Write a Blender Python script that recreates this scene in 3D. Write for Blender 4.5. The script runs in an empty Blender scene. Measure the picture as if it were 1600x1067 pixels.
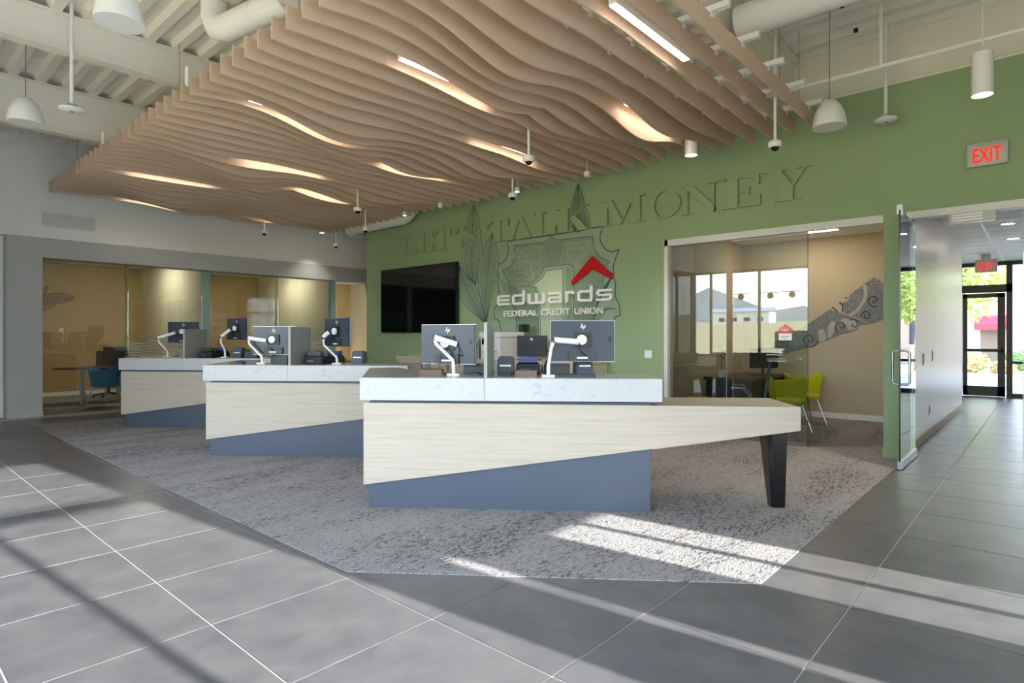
import bpy, bmesh, math, random
from mathutils import Vector, Matrix
random.seed(7)
R = math.radians
SC = bpy.context.scene
COL = SC.collection
# ---------------------------------------------------------------- camera
# x runs away from the camera to the right (along the teller room's side walls), y away to the left (along the green wall)
F_PX, CY, YAW, EYE = 940.0, 525.6, R(41.77), 1.41
SA, CA = math.sin(YAW), math.cos(YAW)
cam_d = bpy.data.cameras.new('camera'); cam = bpy.data.objects.new('camera', cam_d); COL.objects.link(cam)
cam.location = (0, 0, EYE); cam.rotation_euler = (R(90), 0, R(41.77 - 90))
cam_d.sensor_width = 36; cam_d.lens = 36 * F_PX / 1600; cam_d.shift_y = -(533.5 - CY) / 1600
cam_d.clip_start = 0.05; cam_d.clip_end = 3000
SC.camera = cam
# ---------------------------------------------------------------- sky
w = bpy.data.worlds.new('sky'); SC.world = w; w.use_nodes = True
nt = w.node_tree; nt.nodes.clear()
tc = nt.nodes.new('ShaderNodeTexCoord'); sep = nt.nodes.new('ShaderNodeSeparateXYZ'); rp = nt.nodes.new('ShaderNodeValToRGB')
bg = nt.nodes.new('ShaderNodeBackground'); ow = nt.nodes.new('ShaderNodeOutputWorld')
nt.links.new(tc.outputs['Generated'], sep.inputs[0]); nt.links.new(sep.outputs['Z'], rp.inputs[0])
nt.links.new(rp.outputs[0], bg.inputs[0]); nt.links.new(bg.outputs[0], ow.inputs[0])
rp.color_ramp.elements[0].position = 0.0; rp.color_ramp.elements[0].color = (0.88, 0.94, 1.0, 1)
rp.color_ramp.elements[1].position = 0.7; rp.color_ramp.elements[1].color = (0.42, 0.62, 1.0, 1)
bg.inputs[1].default_value = 8.4
# ---------------------------------------------------------------- sun
sd = bpy.data.lights.new('sun_offscreen', 'SUN'); so = bpy.data.objects.new('sun_offscreen', sd); COL.objects.link(so)
sd.energy = 18.0; sd.angle = R(0.6); sd.color = (1.0, 0.95, 0.89)
SUN_EL = R(16.9)
sun_dir = Vector((-0.0965 * math.cos(SUN_EL), 0.9953 * math.cos(SUN_EL), -math.sin(SUN_EL)))
so.rotation_euler = sun_dir.to_track_quat('-Z', 'Y').to_euler(); so.location = (2, -20, 9)
# ---------------------------------------------------------------- exposure
SC.view_settings.view_transform = 'Standard'; SC.view_settings.look = 'None'
SC.view_settings.exposure = 0.46; SC.view_settings.gamma = 1.0; SC.view_settings.use_curve_mapping = False
SC.cycles.use_denoising = True
SC.cycles.max_bounces = 10; SC.cycles.diffuse_bounces = 5; SC.cycles.glossy_bounces = 4
SC.cycles.transparent_max_bounces = 16; SC.cycles.caustics_reflective = False; SC.cycles.caustics_refractive = False
SC.cycles.sample_clamp_indirect = 8.0

# ================================================================ pixel helpers (1600 x 1067 frame)
def ray(x): q = (x - 800) / F_PX; return SA * q + CA, -CA * q + SA
def on_z(x, y, z=0.0): t = F_PX * (z - EYE) / (CY - y); u, v = ray(x); return Vector((u * t, v * t, z))
def on_x(x, y, X): u, v = ray(x); t = X / u; return Vector((X, v * t, EYE + (CY - y) / F_PX * t))
def on_y(x, y, Y): u, v = ray(x); t = Y / v; return Vector((u * t, Y, EYE + (CY - y) / F_PX * t))
def at_t(x, y, t): u, v = ray(x); return Vector((u * t, v * t, EYE + (CY - y) / F_PX * t))

# ================================================================ materials
MATS = {}
def nodes(name):
    m = bpy.data.materials.new(name); m.use_nodes = True; MATS[name] = m
    return m, m.node_tree, m.node_tree.nodes['Principled BSDF']
def srgb(r, g, b):
    f = lambda c: (c / 255) / 12.92 if c <= 10 else (((c / 255) + 0.055) / 1.055) ** 2.4
    return (f(r), f(g), f(b), 1)
def plain(name, col, rough=0.5, metal=0.0, spec=0.5, noise=0.0, scale=8.0, bump=0.0, coat=0.0):
    m, t, p = nodes(name)
    p.inputs['Base Color'].default_value = col; p.inputs['Roughness'].default_value = rough
    p.inputs['Metallic'].default_value = metal; p.inputs['Specular IOR Level'].default_value = spec
    p.inputs['Coat Weight'].default_value = coat
    n = t.nodes.new('ShaderNodeTexNoise'); n.inputs['Scale'].default_value = scale; n.inputs['Detail'].default_value = 4
    tcn = t.nodes.new('ShaderNodeTexCoord'); t.links.new(tcn.outputs['Object'], n.inputs['Vector'])
    if noise > 0:
        mx = t.nodes.new('ShaderNodeMix'); mx.data_type = 'RGBA'; mx.blend_type = 'MULTIPLY'
        mr = t.nodes.new('ShaderNodeMapRange'); mr.inputs['To Min'].default_value = 1 - noise; mr.inputs['To Max'].default_value = 1 + noise
        t.links.new(n.outputs['Fac'], mr.inputs['Value'])
        mx.inputs['Factor'].default_value = 1.0; mx.inputs['A'].default_value = col
        t.links.new(mr.outputs[0], mx.inputs['B']); t.links.new(mx.outputs['Result'], p.inputs['Base Color'])
    if bump > 0:
        b = t.nodes.new('ShaderNodeBump'); b.inputs['Strength'].default_value = bump; b.inputs['Distance'].default_value = 0.004
        t.links.new(n.outputs['Fac'], b.inputs['Height']); t.links.new(b.outputs[0], p.inputs['Normal'])
    return m
def emit(name, col, s):
    m = bpy.data.materials.new(name); m.use_nodes = True; t = m.node_tree; t.nodes.clear()
    e = t.nodes.new('ShaderNodeEmission'); o = t.nodes.new('ShaderNodeOutputMaterial')
    e.inputs[0].default_value = col; e.inputs[1].default_value = s; t.links.new(e.outputs[0], o.inputs[0]); MATS[name] = m
    return m
def glassy(name, tint, refl=1.0, ior=1.52):
    m = bpy.data.materials.new(name); m.use_nodes = True; t = m.node_tree; t.nodes.clear()
    tr = t.nodes.new('ShaderNodeBsdfTransparent'); gl = t.nodes.new('ShaderNodeBsdfGlossy'); fr = t.nodes.new('ShaderNodeFresnel')
    mx = t.nodes.new('ShaderNodeMixShader'); o = t.nodes.new('ShaderNodeOutputMaterial')
    tr.inputs[0].default_value = tint; gl.inputs['Roughness'].default_value = 0.0; gl.inputs[0].default_value = (refl, refl, refl, 1)
    fr.inputs[0].default_value = ior
    t.links.new(fr.outputs[0], mx.inputs[0]); t.links.new(tr.outputs[0], mx.inputs[1]); t.links.new(gl.outputs[0], mx.inputs[2])
    t.links.new(mx.outputs[0], o.inputs[0]); MATS[name] = m
    return m
def ramp_noise(name, cols, vec_scale, rough, scale=1.0, detail=6, bump=0.0, rand=0.0, distort=0.0, spec=0.5, bscale=None, lo=0.3, hi=0.7):
    """two or three colours over stretched noise in object space"""
    m, t, p = nodes(name)
    p.inputs['Roughness'].default_value = rough; p.inputs['Specular IOR Level'].default_value = spec
    tcn = t.nodes.new('ShaderNodeTexCoord'); mp = t.nodes.new('ShaderNodeMapping'); mp.inputs['Scale'].default_value = vec_scale
    n = t.nodes.new('ShaderNodeTexNoise'); n.inputs['Scale'].default_value = scale; n.inputs['Detail'].default_value = detail; n.inputs['Distortion'].default_value = distort
    cr = t.nodes.new('ShaderNodeValToRGB')
    t.links.new(tcn.outputs['Object'], mp.inputs['Vector']); t.links.new(n.outputs['Fac'], cr.inputs[0])
    src = mp.outputs[0]
    if rand > 0:
        oi = t.nodes.new('ShaderNodeObjectInfo'); ad = t.nodes.new('ShaderNodeVectorMath'); ad.operation = 'ADD'
        sc_ = t.nodes.new('ShaderNodeMath'); sc_.operation = 'MULTIPLY'; sc_.inputs[1].default_value = 57.0
        t.links.new(oi.outputs['Random'], sc_.inputs[0]); t.links.new(src, ad.inputs[0]); t.links.new(sc_.outputs[0], ad.inputs[1]); src = ad.outputs[0]
    t.links.new(src, n.inputs['Vector'])
    e = cr.color_ramp.elements
    e[0].position = lo; e[0].color = cols[0]; e[1].position = hi; e[1].color = cols[-1]
    if len(cols) == 3: k = e.new((lo + hi) / 2); k.color = cols[1]
    out = cr.outputs[0]
    if rand > 0:
        mr = t.nodes.new('ShaderNodeMapRange'); mr.inputs['To Min'].default_value = 1 - rand; mr.inputs['To Max'].default_value = 1 + rand
        t.links.new(oi.outputs['Random'], mr.inputs['Value'])
        mx = t.nodes.new('ShaderNodeMix'); mx.data_type = 'RGBA'; mx.blend_type = 'MULTIPLY'; mx.inputs['Factor'].default_value = 1
        t.links.new(out, mx.inputs['A']); t.links.new(mr.outputs[0], mx.inputs['B']); out = mx.outputs['Result']
    t.links.new(out, p.inputs['Base Color'])
    if bump > 0:
        h = n.outputs['Fac']
        if bscale:
            n2 = t.nodes.new('ShaderNodeTexNoise'); n2.inputs['Scale'].default_value = bscale; n2.inputs['Detail'].default_value = 2
            t.links.new(tcn.outputs['Object'], n2.inputs['Vector']); h = n2.outputs['Fac']
        b = t.nodes.new('ShaderNodeBump'); b.inputs['Strength'].default_value = bump; b.inputs['Distance'].default_value = 0.01
        t.links.new(h, b.inputs['Height']); t.links.new(b.outputs[0], p.inputs['Normal'])
    return m

tile_m = ramp_noise('tile', [srgb(92, 90, 95), srgb(101, 99, 103), srgb(110, 107, 109)], (1, 1, 1), 0.34, scale=5.0, detail=14, rand=0.05, distort=0.3, bump=0.05, bscale=30)
grout_m = plain('grout', srgb(196, 193, 188), 0.9, noise=0.06, scale=30)
wood_m = ramp_noise('bleached_oak', [srgb(182, 168, 152), srgb(190, 177, 161), srgb(195, 183, 168)], (0.45, 10, 14), 0.5, scale=5, detail=8, distort=0.3, lo=0.3, hi=0.66)
wood2_m = ramp_noise('oak_cabinet', [srgb(188, 172, 146), srgb(206, 192, 168), srgb(216, 204, 182)], (10, 0.6, 10), 0.5, scale=5, detail=8, distort=0.4)
desktop_m = ramp_noise('desk_laminate', [srgb(176, 152, 126), srgb(198, 174, 146)], (0.6, 8, 8), 0.4, scale=5, detail=6)
quartz_m = ramp_noise('quartz', [srgb(184, 184, 189), srgb(195, 195, 198), srgb(198, 198, 200)], (1, 1, 1), 0.16, scale=14, detail=10, distort=1.2, lo=0.28, hi=0.5)
blue_m = plain('slate_blue_laminate', srgb(78, 87, 102), 0.38, noise=0.05, scale=3)
felt_m = ramp_noise('felt', [srgb(206, 178, 155), srgb(218, 192, 169)], (40, 40, 40), 0.9, scale=4, detail=4, rand=0.04, spec=0.15)
green_m = plain('green_paint', srgb(154, 177, 138), 0.75, noise=0.02, scale=2, spec=0.3)
letter_m = plain('green_letter_paint', srgb(154, 177, 138), 0.6, spec=0.3, noise=0.02)
white_m = plain('white_paint', srgb(248, 247, 243), 0.7, noise=0.015, scale=3, spec=0.3)
corrwall_m = plain('satin_cream_paint', srgb(232, 224, 212), 0.32, noise=0.02, scale=3)
cream_m = plain('cream_paint', srgb(226, 218, 196), 0.75, noise=0.02, scale=3, spec=0.3)
deck_m = plain('deck_paint', srgb(240, 236, 224), 0.7, noise=0.04, scale=2, spec=0.3)
gray_m = plain('gray_paint', srgb(190, 192, 191), 0.65, noise=0.03, scale=2, spec=0.35)
mustard_m = plain('mustard_paint', srgb(190, 158, 110), 0.75, noise=0.03, scale=2, spec=0.25)
tan_m = plain('tan_paint', srgb(206, 190, 164), 0.75, noise=0.02, scale=2, spec=0.25)
frame_m = plain('white_frame', srgb(226, 222, 220), 0.35, noise=0.01)
black_m = plain('black_plastic', srgb(26, 27, 30), 0.4, noise=0.05)
dark_m = plain('dark_gray_plastic', srgb(52, 56, 64), 0.45, noise=0.05)
slate_m = plain('slate_plastic', srgb(70, 82, 98), 0.45, noise=0.05)
monback_m = plain('monitor_back', srgb(58, 66, 82), 0.28, noise=0.03, scale=3)
screen_m = plain('screen', srgb(8, 9, 10), 0.06, spec=0.6)
white_pl = plain('white_plastic', srgb(240, 240, 240), 0.35, noise=0.01)
silver_m = plain('silver', srgb(196, 198, 200), 0.28, metal=0.9, noise=0.02)
chrome_m = plain('chrome', srgb(220, 222, 225), 0.12, metal=1.0)
steel_m = plain('brushed_steel', srgb(170, 172, 175), 0.3, metal=1.0, noise=0.03)
bronze_m = plain('dark_bronze_frame', srgb(58, 50, 46), 0.4, noise=0.04)
legblack_m = plain('black_lacquer', srgb(18, 19, 22), 0.18, noise=0.02)
purple_m = plain('violet_plastic', srgb(62, 58, 140), 0.4)
brown_m = plain('brown_tray', srgb(116, 96, 82), 0.45, noise=0.05)
divider_m = plain('gray_divider', srgb(158, 160, 158), 0.3, noise=0.08, scale=5)
red_m = plain('red_enamel', srgb(206, 24, 34), 0.15, coat=0.5)
signwhite_m = plain('sign_white', srgb(246, 246, 246), 0.3)
blue_ch = plain('blue_fabric', srgb(20, 132, 206), 0.8, noise=0.05, scale=60)
lime_ch = plain('lime_fabric', srgb(200, 202, 30), 0.7, noise=0.04, scale=60)
olive_m = plain('olive_mesh', srgb(98, 86, 66), 0.8, noise=0.1, scale=60)
darkwood_m = ramp_noise('dark_wood', [srgb(70, 46, 34), srgb(98, 68, 48)], (1, 10, 10), 0.35, scale=4)
navy_m = plain('navy_panel', srgb(30, 36, 60), 0.5)
glass_m = glassy('clear_glass', (0.88, 0.93, 0.91, 1), 1.0, 1.75)
wglass_m = glassy('window_glass', (0.95, 0.98, 0.97, 1))
edge_m = plain('glass_edge', srgb(168, 204, 198), 0.2, spec=0.6)
blackedge_m = plain('dark_glass_edge', srgb(24, 44, 42), 0.2)
frost_m = plain('frosted_film', srgb(214, 220, 214), 0.6)
led_m = emit('led', (1.0, 0.90, 0.76, 1), 13.0)
panel_m = emit('corridor_lamp_lens', (1.0, 0.94, 0.84, 1), 110.0)
warmpanel_m = emit('office_lamp_lens', (1.0, 0.88, 0.70, 1), 30.0)
officelamp_m = emit('mustard_office_lamp_lens', (1.0, 0.88, 0.70, 1), 62.0)
lens_m = emit('lamp_lens', (1.0, 0.93, 0.8, 1), 12.0)
exit_m = emit('exit_red', (1.0, 0.025, 0.02, 1), 1.0)
exitbox_m = plain('exit_housing', srgb(196, 196, 188), 0.2, spec=0.6)
mural_fill = plain('mural_gray_green', srgb(160, 178, 156), 0.75, spec=0.25)
mural_mid = plain('mural_mid_green', srgb(138, 156, 134), 0.75, spec=0.25)
mural_line = plain('mural_dark_line', srgb(80, 106, 92), 0.75, spec=0.25)
mural_light = plain('mural_light_line', srgb(190, 204, 174), 0.75, spec=0.25)
leafline_m = plain('leaf_print', srgb(112, 82, 70), 0.75)
leaffill_m = plain('leaf_print_fill', srgb(160, 122, 94), 0.75)
scroll_m = ramp_noise('scroll_print', [srgb(92, 94, 104), srgb(166, 167, 170)], (1, 1, 1), 0.75, scale=60, detail=3, distort=2.0, lo=0.42, hi=0.56)
scroll_l = plain('scroll_light', srgb(190, 190, 186), 0.75)
scroll_d = plain('scroll_dark', srgb(62, 64, 76), 0.75)
leaf_m = plain('foliage', srgb(176, 190, 98), 0.7, noise=0.3, scale=6)
leaf2_m = plain('foliage_dark', srgb(84, 122, 44), 0.7, noise=0.3, scale=6)
bark_m = plain('bark', srgb(92, 76, 62), 0.9, noise=0.2, scale=20)
stucco_m = plain('stucco', srgb(208, 178, 154), 0.9, noise=0.05, scale=3)
stucco2_m = plain('pale_stucco', srgb(226, 222, 214), 0.9, noise=0.03, scale=3)
awn_m = plain('red_awning', srgb(190, 42, 62), 0.7)
concrete_m = plain('pale_concrete', srgb(204, 200, 192), 0.9, noise=0.05, scale=3)
asphalt_m = plain('asphalt', srgb(132, 132, 134), 0.9, noise=0.1, scale=3)
dirt_m = ramp_noise('dry_grass', [srgb(150, 124, 80), srgb(196, 168, 114), srgb(210, 186, 138)], (1, 1, 1), 0.95, scale=1.2, detail=12)
hill_m = ramp_noise('hill', [srgb(112, 118, 118), srgb(150, 148, 138)], (1, 1, 1), 0.95, scale=0.02, detail=10)
pink_m = plain('pink_petal', srgb(196, 70, 96), 0.6)
orange_m = plain('orange_seat', srgb(226, 150, 30), 0.7)

def carpet_mat():
    m, t, p = nodes('carpet'); p.inputs['Roughness'].default_value = 0.95; p.inputs['Specular IOR Level'].default_value = 0.1
    tcn = t.nodes.new('ShaderNodeTexCoord')
    def noise(scale, vs, detail, dist=0.0):
        mp = t.nodes.new('ShaderNodeMapping'); mp.inputs['Scale'].default_value = vs; mp.inputs['Rotation'].default_value = (0, 0, R(51.8))
        n = t.nodes.new('ShaderNodeTexNoise'); n.inputs['Scale'].default_value = scale; n.inputs['Detail'].default_value = detail; n.inputs['Distortion'].default_value = dist
        t.links.new(tcn.outputs['Object'], mp.inputs['Vector']); t.links.new(mp.outputs[0], n.inputs['Vector']); return n
    patch = noise(1.1, (0.6, 2.0, 1), 5, 0.4); streak = noise(64, (0.32, 1.3, 1), 6, 0.9); pile = noise(110, (1, 1, 1), 2)
    mr = t.nodes.new('ShaderNodeMapRange'); mr.inputs['From Min'].default_value = 0.36; mr.inputs['From Max'].default_value = 0.66
    mr.inputs['To Min'].default_value = -0.05; mr.inputs['To Max'].default_value = 0.08
    t.links.new(patch.outputs['Fac'], mr.inputs['Value'])
    ad = t.nodes.new('ShaderNodeMath'); ad.operation = 'ADD'; t.links.new(streak.outputs['Fac'], ad.inputs[0]); t.links.new(mr.outputs[0], ad.inputs[1])
    cr = t.nodes.new('ShaderNodeValToRGB'); e = cr.color_ramp.elements
    e[0].position = 0.36; e[0].color = srgb(92, 89, 94); e[1].position = 0.50; e[1].color = srgb(172, 167, 168); k = e.new(0.43); k.color = srgb(148, 143, 145)
    t.links.new(ad.outputs[0], cr.inputs[0])
    mr2 = t.nodes.new('ShaderNodeMapRange'); mr2.inputs['From Min'].default_value = 0.3; mr2.inputs['From Max'].default_value = 0.7
    mr2.inputs['To Min'].default_value = 0.72; mr2.inputs['To Max'].default_value = 1.2
    t.links.new(pile.outputs['Fac'], mr2.inputs['Value'])
    mx = t.nodes.new('ShaderNodeMix'); mx.data_type = 'RGBA'; mx.blend_type = 'MULTIPLY'; mx.inputs['Factor'].default_value = 1
    t.links.new(cr.outputs[0], mx.inputs['A']); t.links.new(mr2.outputs[0], mx.inputs['B']); t.links.new(mx.outputs['Result'], p.inputs['Base Color'])
    b = t.nodes.new('ShaderNodeBump'); b.inputs['Strength'].default_value = 0.9; b.inputs['Distance'].default_value = 0.012
    t.links.new(pile.outputs['Fac'], b.inputs['Height']); t.links.new(b.outputs[0], p.inputs['Normal'])
    return m
carpet_m = carpet_mat()

# ================================================================ mesh builder
class MB:
    def __init__(s): s.v = []; s.f = []
    def add(s, vs, fs):
        o = len(s.v); s.v += [tuple(p) for p in vs]; s.f += [tuple(i + o for i in f) for f in fs]; return s
    def box(s, x0, x1, y0, y1, z0, z1):
        return s.add([(x0,y0,z0),(x1,y0,z0),(x1,y1,z0),(x0,y1,z0),(x0,y0,z1),(x1,y0,z1),(x1,y1,z1),(x0,y1,z1)],
                     [(3,2,1,0),(4,5,6,7),(0,1,5,4),(1,2,6,5),(2,3,7,6),(3,0,4,7)])
    def hexa(s, lo, hi):   # two quads of 4 points
        return s.add(list(lo) + list(hi), [(3,2,1,0),(4,5,6,7),(0,1,5,4),(1,2,6,5),(2,3,7,6),(3,0,4,7)])
    def prism(s, pts, fn, d0, d1):
        """polygon pts (2d) extruded between depths d0 and d1; fn(p, depth) -> 3d"""
        n = len(pts); a = [fn(p, d0) for p in pts]; b = [fn(p, d1) for p in pts]
        return s.add(a + b, [tuple(range(n))[::-1], tuple(range(n, 2 * n))] + [(i, (i + 1) % n, n + (i + 1) % n, n + i) for i in range(n)])
    def tube(s, path, r, n=10, caps=True, r2=None):
        path = [Vector(p) for p in path]; m = len(path); rings = []
        up = Vector((0, 0, 1))
        prev = None
        for i, p in enumerate(path):
            d = (path[min(i + 1, m - 1)] - path[max(i - 1, 0)]).normalized()
            if prev is None:
                h = up if abs(d.z) < 0.9 else Vector((1, 0, 0)); a = d.cross(h).normalized()
            else:
                a = (prev - d * prev.dot(d)).normalized()
            prev = a; b = d.cross(a)
            rr = r if r2 is None else r + (r2 - r) * i / (m - 1)
            rings.append([p + (a * math.cos(2*math.pi*k/n) + b * math.sin(2*math.pi*k/n)) * rr for k in range(n)])
        vs = [q for g in rings for q in g]; fs = []
        for i in range(m - 1):
            for k in range(n):
                fs.append((i*n+k, i*n+(k+1)%n, (i+1)*n+(k+1)%n, (i+1)*n+k))
        if caps: fs += [tuple(range(n))[::-1], tuple((m-1)*n+k for k in range(n))]
        return s.add(vs, fs)
    def lathe(s, prof, n=24, c=(0, 0, 0)):
        vs = []; fs = []
        for r, z in prof:
            for k in range(n): vs.append((c[0]+r*math.cos(2*math.pi*k/n), c[1]+r*math.sin(2*math.pi*k/n), c[2]+z))
        for i in range(len(prof)-1):
            for k in range(n): fs.append((i*n+k, i*n+(k+1)%n, (i+1)*n+(k+1)%n, (i+1)*n+k))
        if prof[0][0] > 0: fs.append(tuple(range(n))[::-1])
        if prof[-1][0] > 0: fs.append(tuple((len(prof)-1)*n+k for k in range(n)))
        return s.add(vs, fs)
    def sheet(s, grid):
        ny, nx = len(grid), len(grid[0]); vs = [p for row in grid for p in row]
        return s.add(vs, [(j*nx+i, j*nx+i+1, (j+1)*nx+i+1, (j+1)*nx+i) for j in range(ny-1) for i in range(nx-1)])
    def xf(s, M): s.v = [tuple(M @ Vector(p)) for p in s.v]; return s
    def build(s, name, mat, parent=None, smooth=False, bevel=0.0, loc=None):
        me = bpy.data.meshes.new(name); me.from_pydata(s.v, [], s.f); me.update()
        bm = bmesh.new(); bm.from_mesh(me); bmesh.ops.recalc_face_normals(bm, faces=bm.faces[:])
        if bevel > 0: bmesh.ops.bevel(bm, geom=bm.edges[:], offset=bevel, segments=2, affect='EDGES', clamp_overlap=True)
        bm.to_mesh(me); bm.free()
        if smooth:
            for p in me.polygons: p.use_smooth = True
            me.set_sharp_from_angle(angle=R(40))
        if mat: me.materials.append(mat)
        o = bpy.data.objects.new(name, me); COL.objects.link(o)
        if parent: o.parent = parent
        if loc: o.location = loc
        return o
def tag(o, label=None, cat=None, group=None, kind=None):
    if label: o['label'] = label
    if cat: o['category'] = cat
    if group: o['group'] = group
    if kind: o['kind'] = kind
    return o
def thing(name, label, cat, loc=(0, 0, 0), rz=0.0, group=None):
    o = bpy.data.objects.new(name, None); COL.objects.link(o); o.location = loc; o.rotation_euler = (0, 0, rz); o.empty_display_size = 0.1
    return tag(o, label, cat, group)
def copy_tree(o, parent=None):
    c = o.copy(); COL.objects.link(c); c.parent = parent
    for ch in [k for k in bpy.data.objects if k.parent == o]: copy_tree(ch, c)
    return c
def struct(name, mb, mat, parent=None, **k):
    o = mb.build(name, mat, parent, **k)
    if parent is None: o['kind'] = 'structure'
    return o
def text_mesh(txt, size, depth, bold=0.0, align='LEFT'):
    cu = bpy.data.curves.new('txt', 'FONT'); cu.body = txt; cu.size = size; cu.extrude = depth; cu.offset = bold; cu.align_x = align
    cu.resolution_u = 4
    o = bpy.data.objects.new('txt', cu); COL.objects.link(o)
    me = bpy.data.meshes.new_from_object(o.evaluated_get(bpy.context.evaluated_depsgraph_get()))
    bpy.data.objects.remove(o); mb = MB(); mb.add([tuple(v.co) for v in me.vertices], [tuple(p.vertices) for p in me.polygons]); bpy.data.meshes.remove(me)
    return mb
def fit_text(txt, w, h, depth, bold=0.0):
    """text scaled to exactly fill w x h, lower left at 0,0, facing +z"""
    mb = text_mesh(txt, 1.0, depth, bold); xs = [p[0] for p in mb.v]; ys = [p[1] for p in mb.v]
    sx = w / (max(xs) - min(xs)); sy = h / (max(ys) - min(ys)); x0, y0 = min(xs), min(ys)
    mb.v = [((p[0] - x0) * sx, (p[1] - y0) * sy, p[2]) for p in mb.v]; return mb
# ================================================================ STRUCTURE
XG, YB = 8.10, 13.25          # green wall plane, portal wall plane
XW, YW = -3.0, -2.5           # the two window walls behind the camera
ZD = 4.90                     # underside of the roof deck
TOPG = 4.31                   # top of the green paint

# ---- floor slab, tiles, carpet
floor = struct('floor', MB().box(XW - .3, 19.5, YW - .3, 18.0, -0.30, -0.004), grout_m)
T = 0.7592; U0, V0 = 1.216, 0.777
tile_me = None; ntile = 0
cand = []
for i in range(-5, 24):
    for j in range(-4, 17):
        x0, y0 = U0 + i * T, V0 + (j - 1) * T; xc, yc = x0 + T / 2, y0 + T / 2
        if x0 < XW or x0 + T > 19.4 or yc > 13.2 or y0 < YW: continue
        if x0 > XG and y0 + T > 1.60 and x0 < 14.0: continue
        if x0 + T > XG and y0 < -2.0: continue
        ins = x0 > 2.03 and y0 + T < 11.9 and y0 > 1.23 and (x0 - 2.03) * 0.786 + (y0 - 3.14) * 0.618 > 0.0
        if ins: continue
        fw = CA * xc + SA * yc
        if fw < 0.4 or abs(SA * xc - CA * yc) / fw > 1.35: continue
        cand.append((fw, i, j))
cand.sort()
rest = MB()
for n, (fw, i, j) in enumerate(cand):
    x0, y0 = U0 + i * T, V0 + (j - 1) * T
    if n < 290:
        if tile_me is None:
            o = MB().box(0.004, T - .004, 0.004, T - .004, -0.012, 0).build('tile', tile_m, floor, bevel=0.0012); tile_me = o.data
        else:
            o = bpy.data.objects.new('tile', tile_me); COL.objects.link(o); o.parent = floor
        o.location = (x0, y0, 0.0)
    else:
        rest.box(x0 + .003, x0 + T - .003, y0 + .003, y0 + T - .003, -0.012, 0)
if rest.v: rest.build('tile_field', tile_m, floor)['kind'] = 'stuff'

cp = [(2.025, 11.97), (2.025, 3.14), (3.50, 1.225), (8.05, 1.225), (8.05, 1.40), (11.40, 1.40), (11.40, 4.4), (8.1, 4.4), (8.1, 11.97)]
carpet = struct('floor_carpet', MB().prism(cp, lambda p, d: (p[0], p[1], d), -0.003, 0.005), carpet_m)
office_carpet = struct('floor_carpet_office', MB().box(1.0, 11.6, YB + .12, 17.6, -0.003, 0.006), carpet_m)

# ---- ceiling: fluted roof deck, beams
prof = []; x = XW
while x < XG + .3:
    prof += [(x, ZD), (x + .10, ZD), (x + .135, ZD + .075), (x + .265, ZD + .075), (x + .30, ZD)]; x += .30
mb = MB(); mb.sheet([[(p[0], y, p[1]) for p in prof] for y in (YW - .2, 0, 3, 6, 9, YB + .5)])
ceiling = struct('ceiling', mb, deck_m)
MB().box(XW - .3, XG + .6, YW - .3, YB + .6, ZD + .09, ZD + .2).build('roof_slab', deck_m, ceiling)
for yb, zb in ((2.44, 4.40), (5.20, 4.515), (8.0, 4.515), (10.4, 4.27)):
    b = MB(); b.box(XW, XG + .02, yb - .008, yb + .008, zb, ZD); b.box(XW, XG + .02, yb - .09, yb + .09, zb - .018, zb); b.box(XW, XG + .02, yb - .09, yb + .09, ZD - .018, ZD)
    b.build('beam', deck_m, ceiling)

BEAMS = ((2.44, 4.40), (5.20, 4.515), (8.0, 4.515), (10.4, 4.27))
def hang_z(x, y):                # underside of what is overhead at x, y: beam flange or fluted deck
    for yb, zb in BEAMS:
        if abs(y - yb) < .10: return zb - .018
    q = (x - XW) % .30
    return ZD + .075 * max(0.0, min(1.0, (q - .10) / .035, (.30 - q) / .035)) + .003
# ---- green wall (openings for the glass office and the corridor)
mb = MB()
mb.box(XG, XG + .2, 4.22, 11.72, 0, TOPG); mb.box(XG, XG + .2, 1.21, 4.22, 2.82, TOPG); mb.box(XG, XG + .2, 1.21, 1.44, 0, 2.82)
mb.box(XG, XG + .2, YW, 1.21, 2.82, TOPG); mb.box(XG, XG + .2, YW, -1.30, 0, 2.82)
wall_g = struct('wall_green', mb, green_m)
wall_up = struct('wall_green_upper', MB().box(XG + .03, XG + .25, YW, 11.72, TOPG + .05, ZD + .02), deck_m)
t1 = MB(); t1.box(XG - .012, XG + .2, YW, 11.72, TOPG, TOPG + .02); t1.box(XG - .02, XG + .2, YW, 11.72, TOPG + .035, TOPG + .055); t1.box(XG, XG + .2, YW, 11.72, TOPG, TOPG + .05)
struct('trim_1', t1, deck_m)
struct('baseboard_green', MB().box(XG - .012, XG, 1.20, 1.45, 0, .11).box(XG - .012, XG, 4.25, 11.72, 0, .11), green_m)
# ---- portal wall on the left: white above, grey surround, offices behind
mb = MB(); mb.box(-1.2, 13.0, YB, YB + .3, 3.15, ZD + .1); mb.box(-1.2, 1.9, YB + .25, YB + .4, 0, ZD + .1)
struct('wall_back', mb, white_m)
mb = MB(); mb.box(1.905, 2.392, YB - .03, YB + .30, 0, 3.15); mb.box(2.392, 12.0, YB - .03, YB + .30, 2.80, 3.15)
struct('wall_portal', mb, gray_m)
struct('baseboard_portal', MB().box(1.897, 2.40, YB - .042, YB - .03, 0, .10).box(1.895, 1.905, YB - .042, YB + .3, 0, .10), gray_m)
struct('trim_2', MB().box(-1.2, XG, YB - .03, YB, 4.72, 4.78), white_m)
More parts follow.
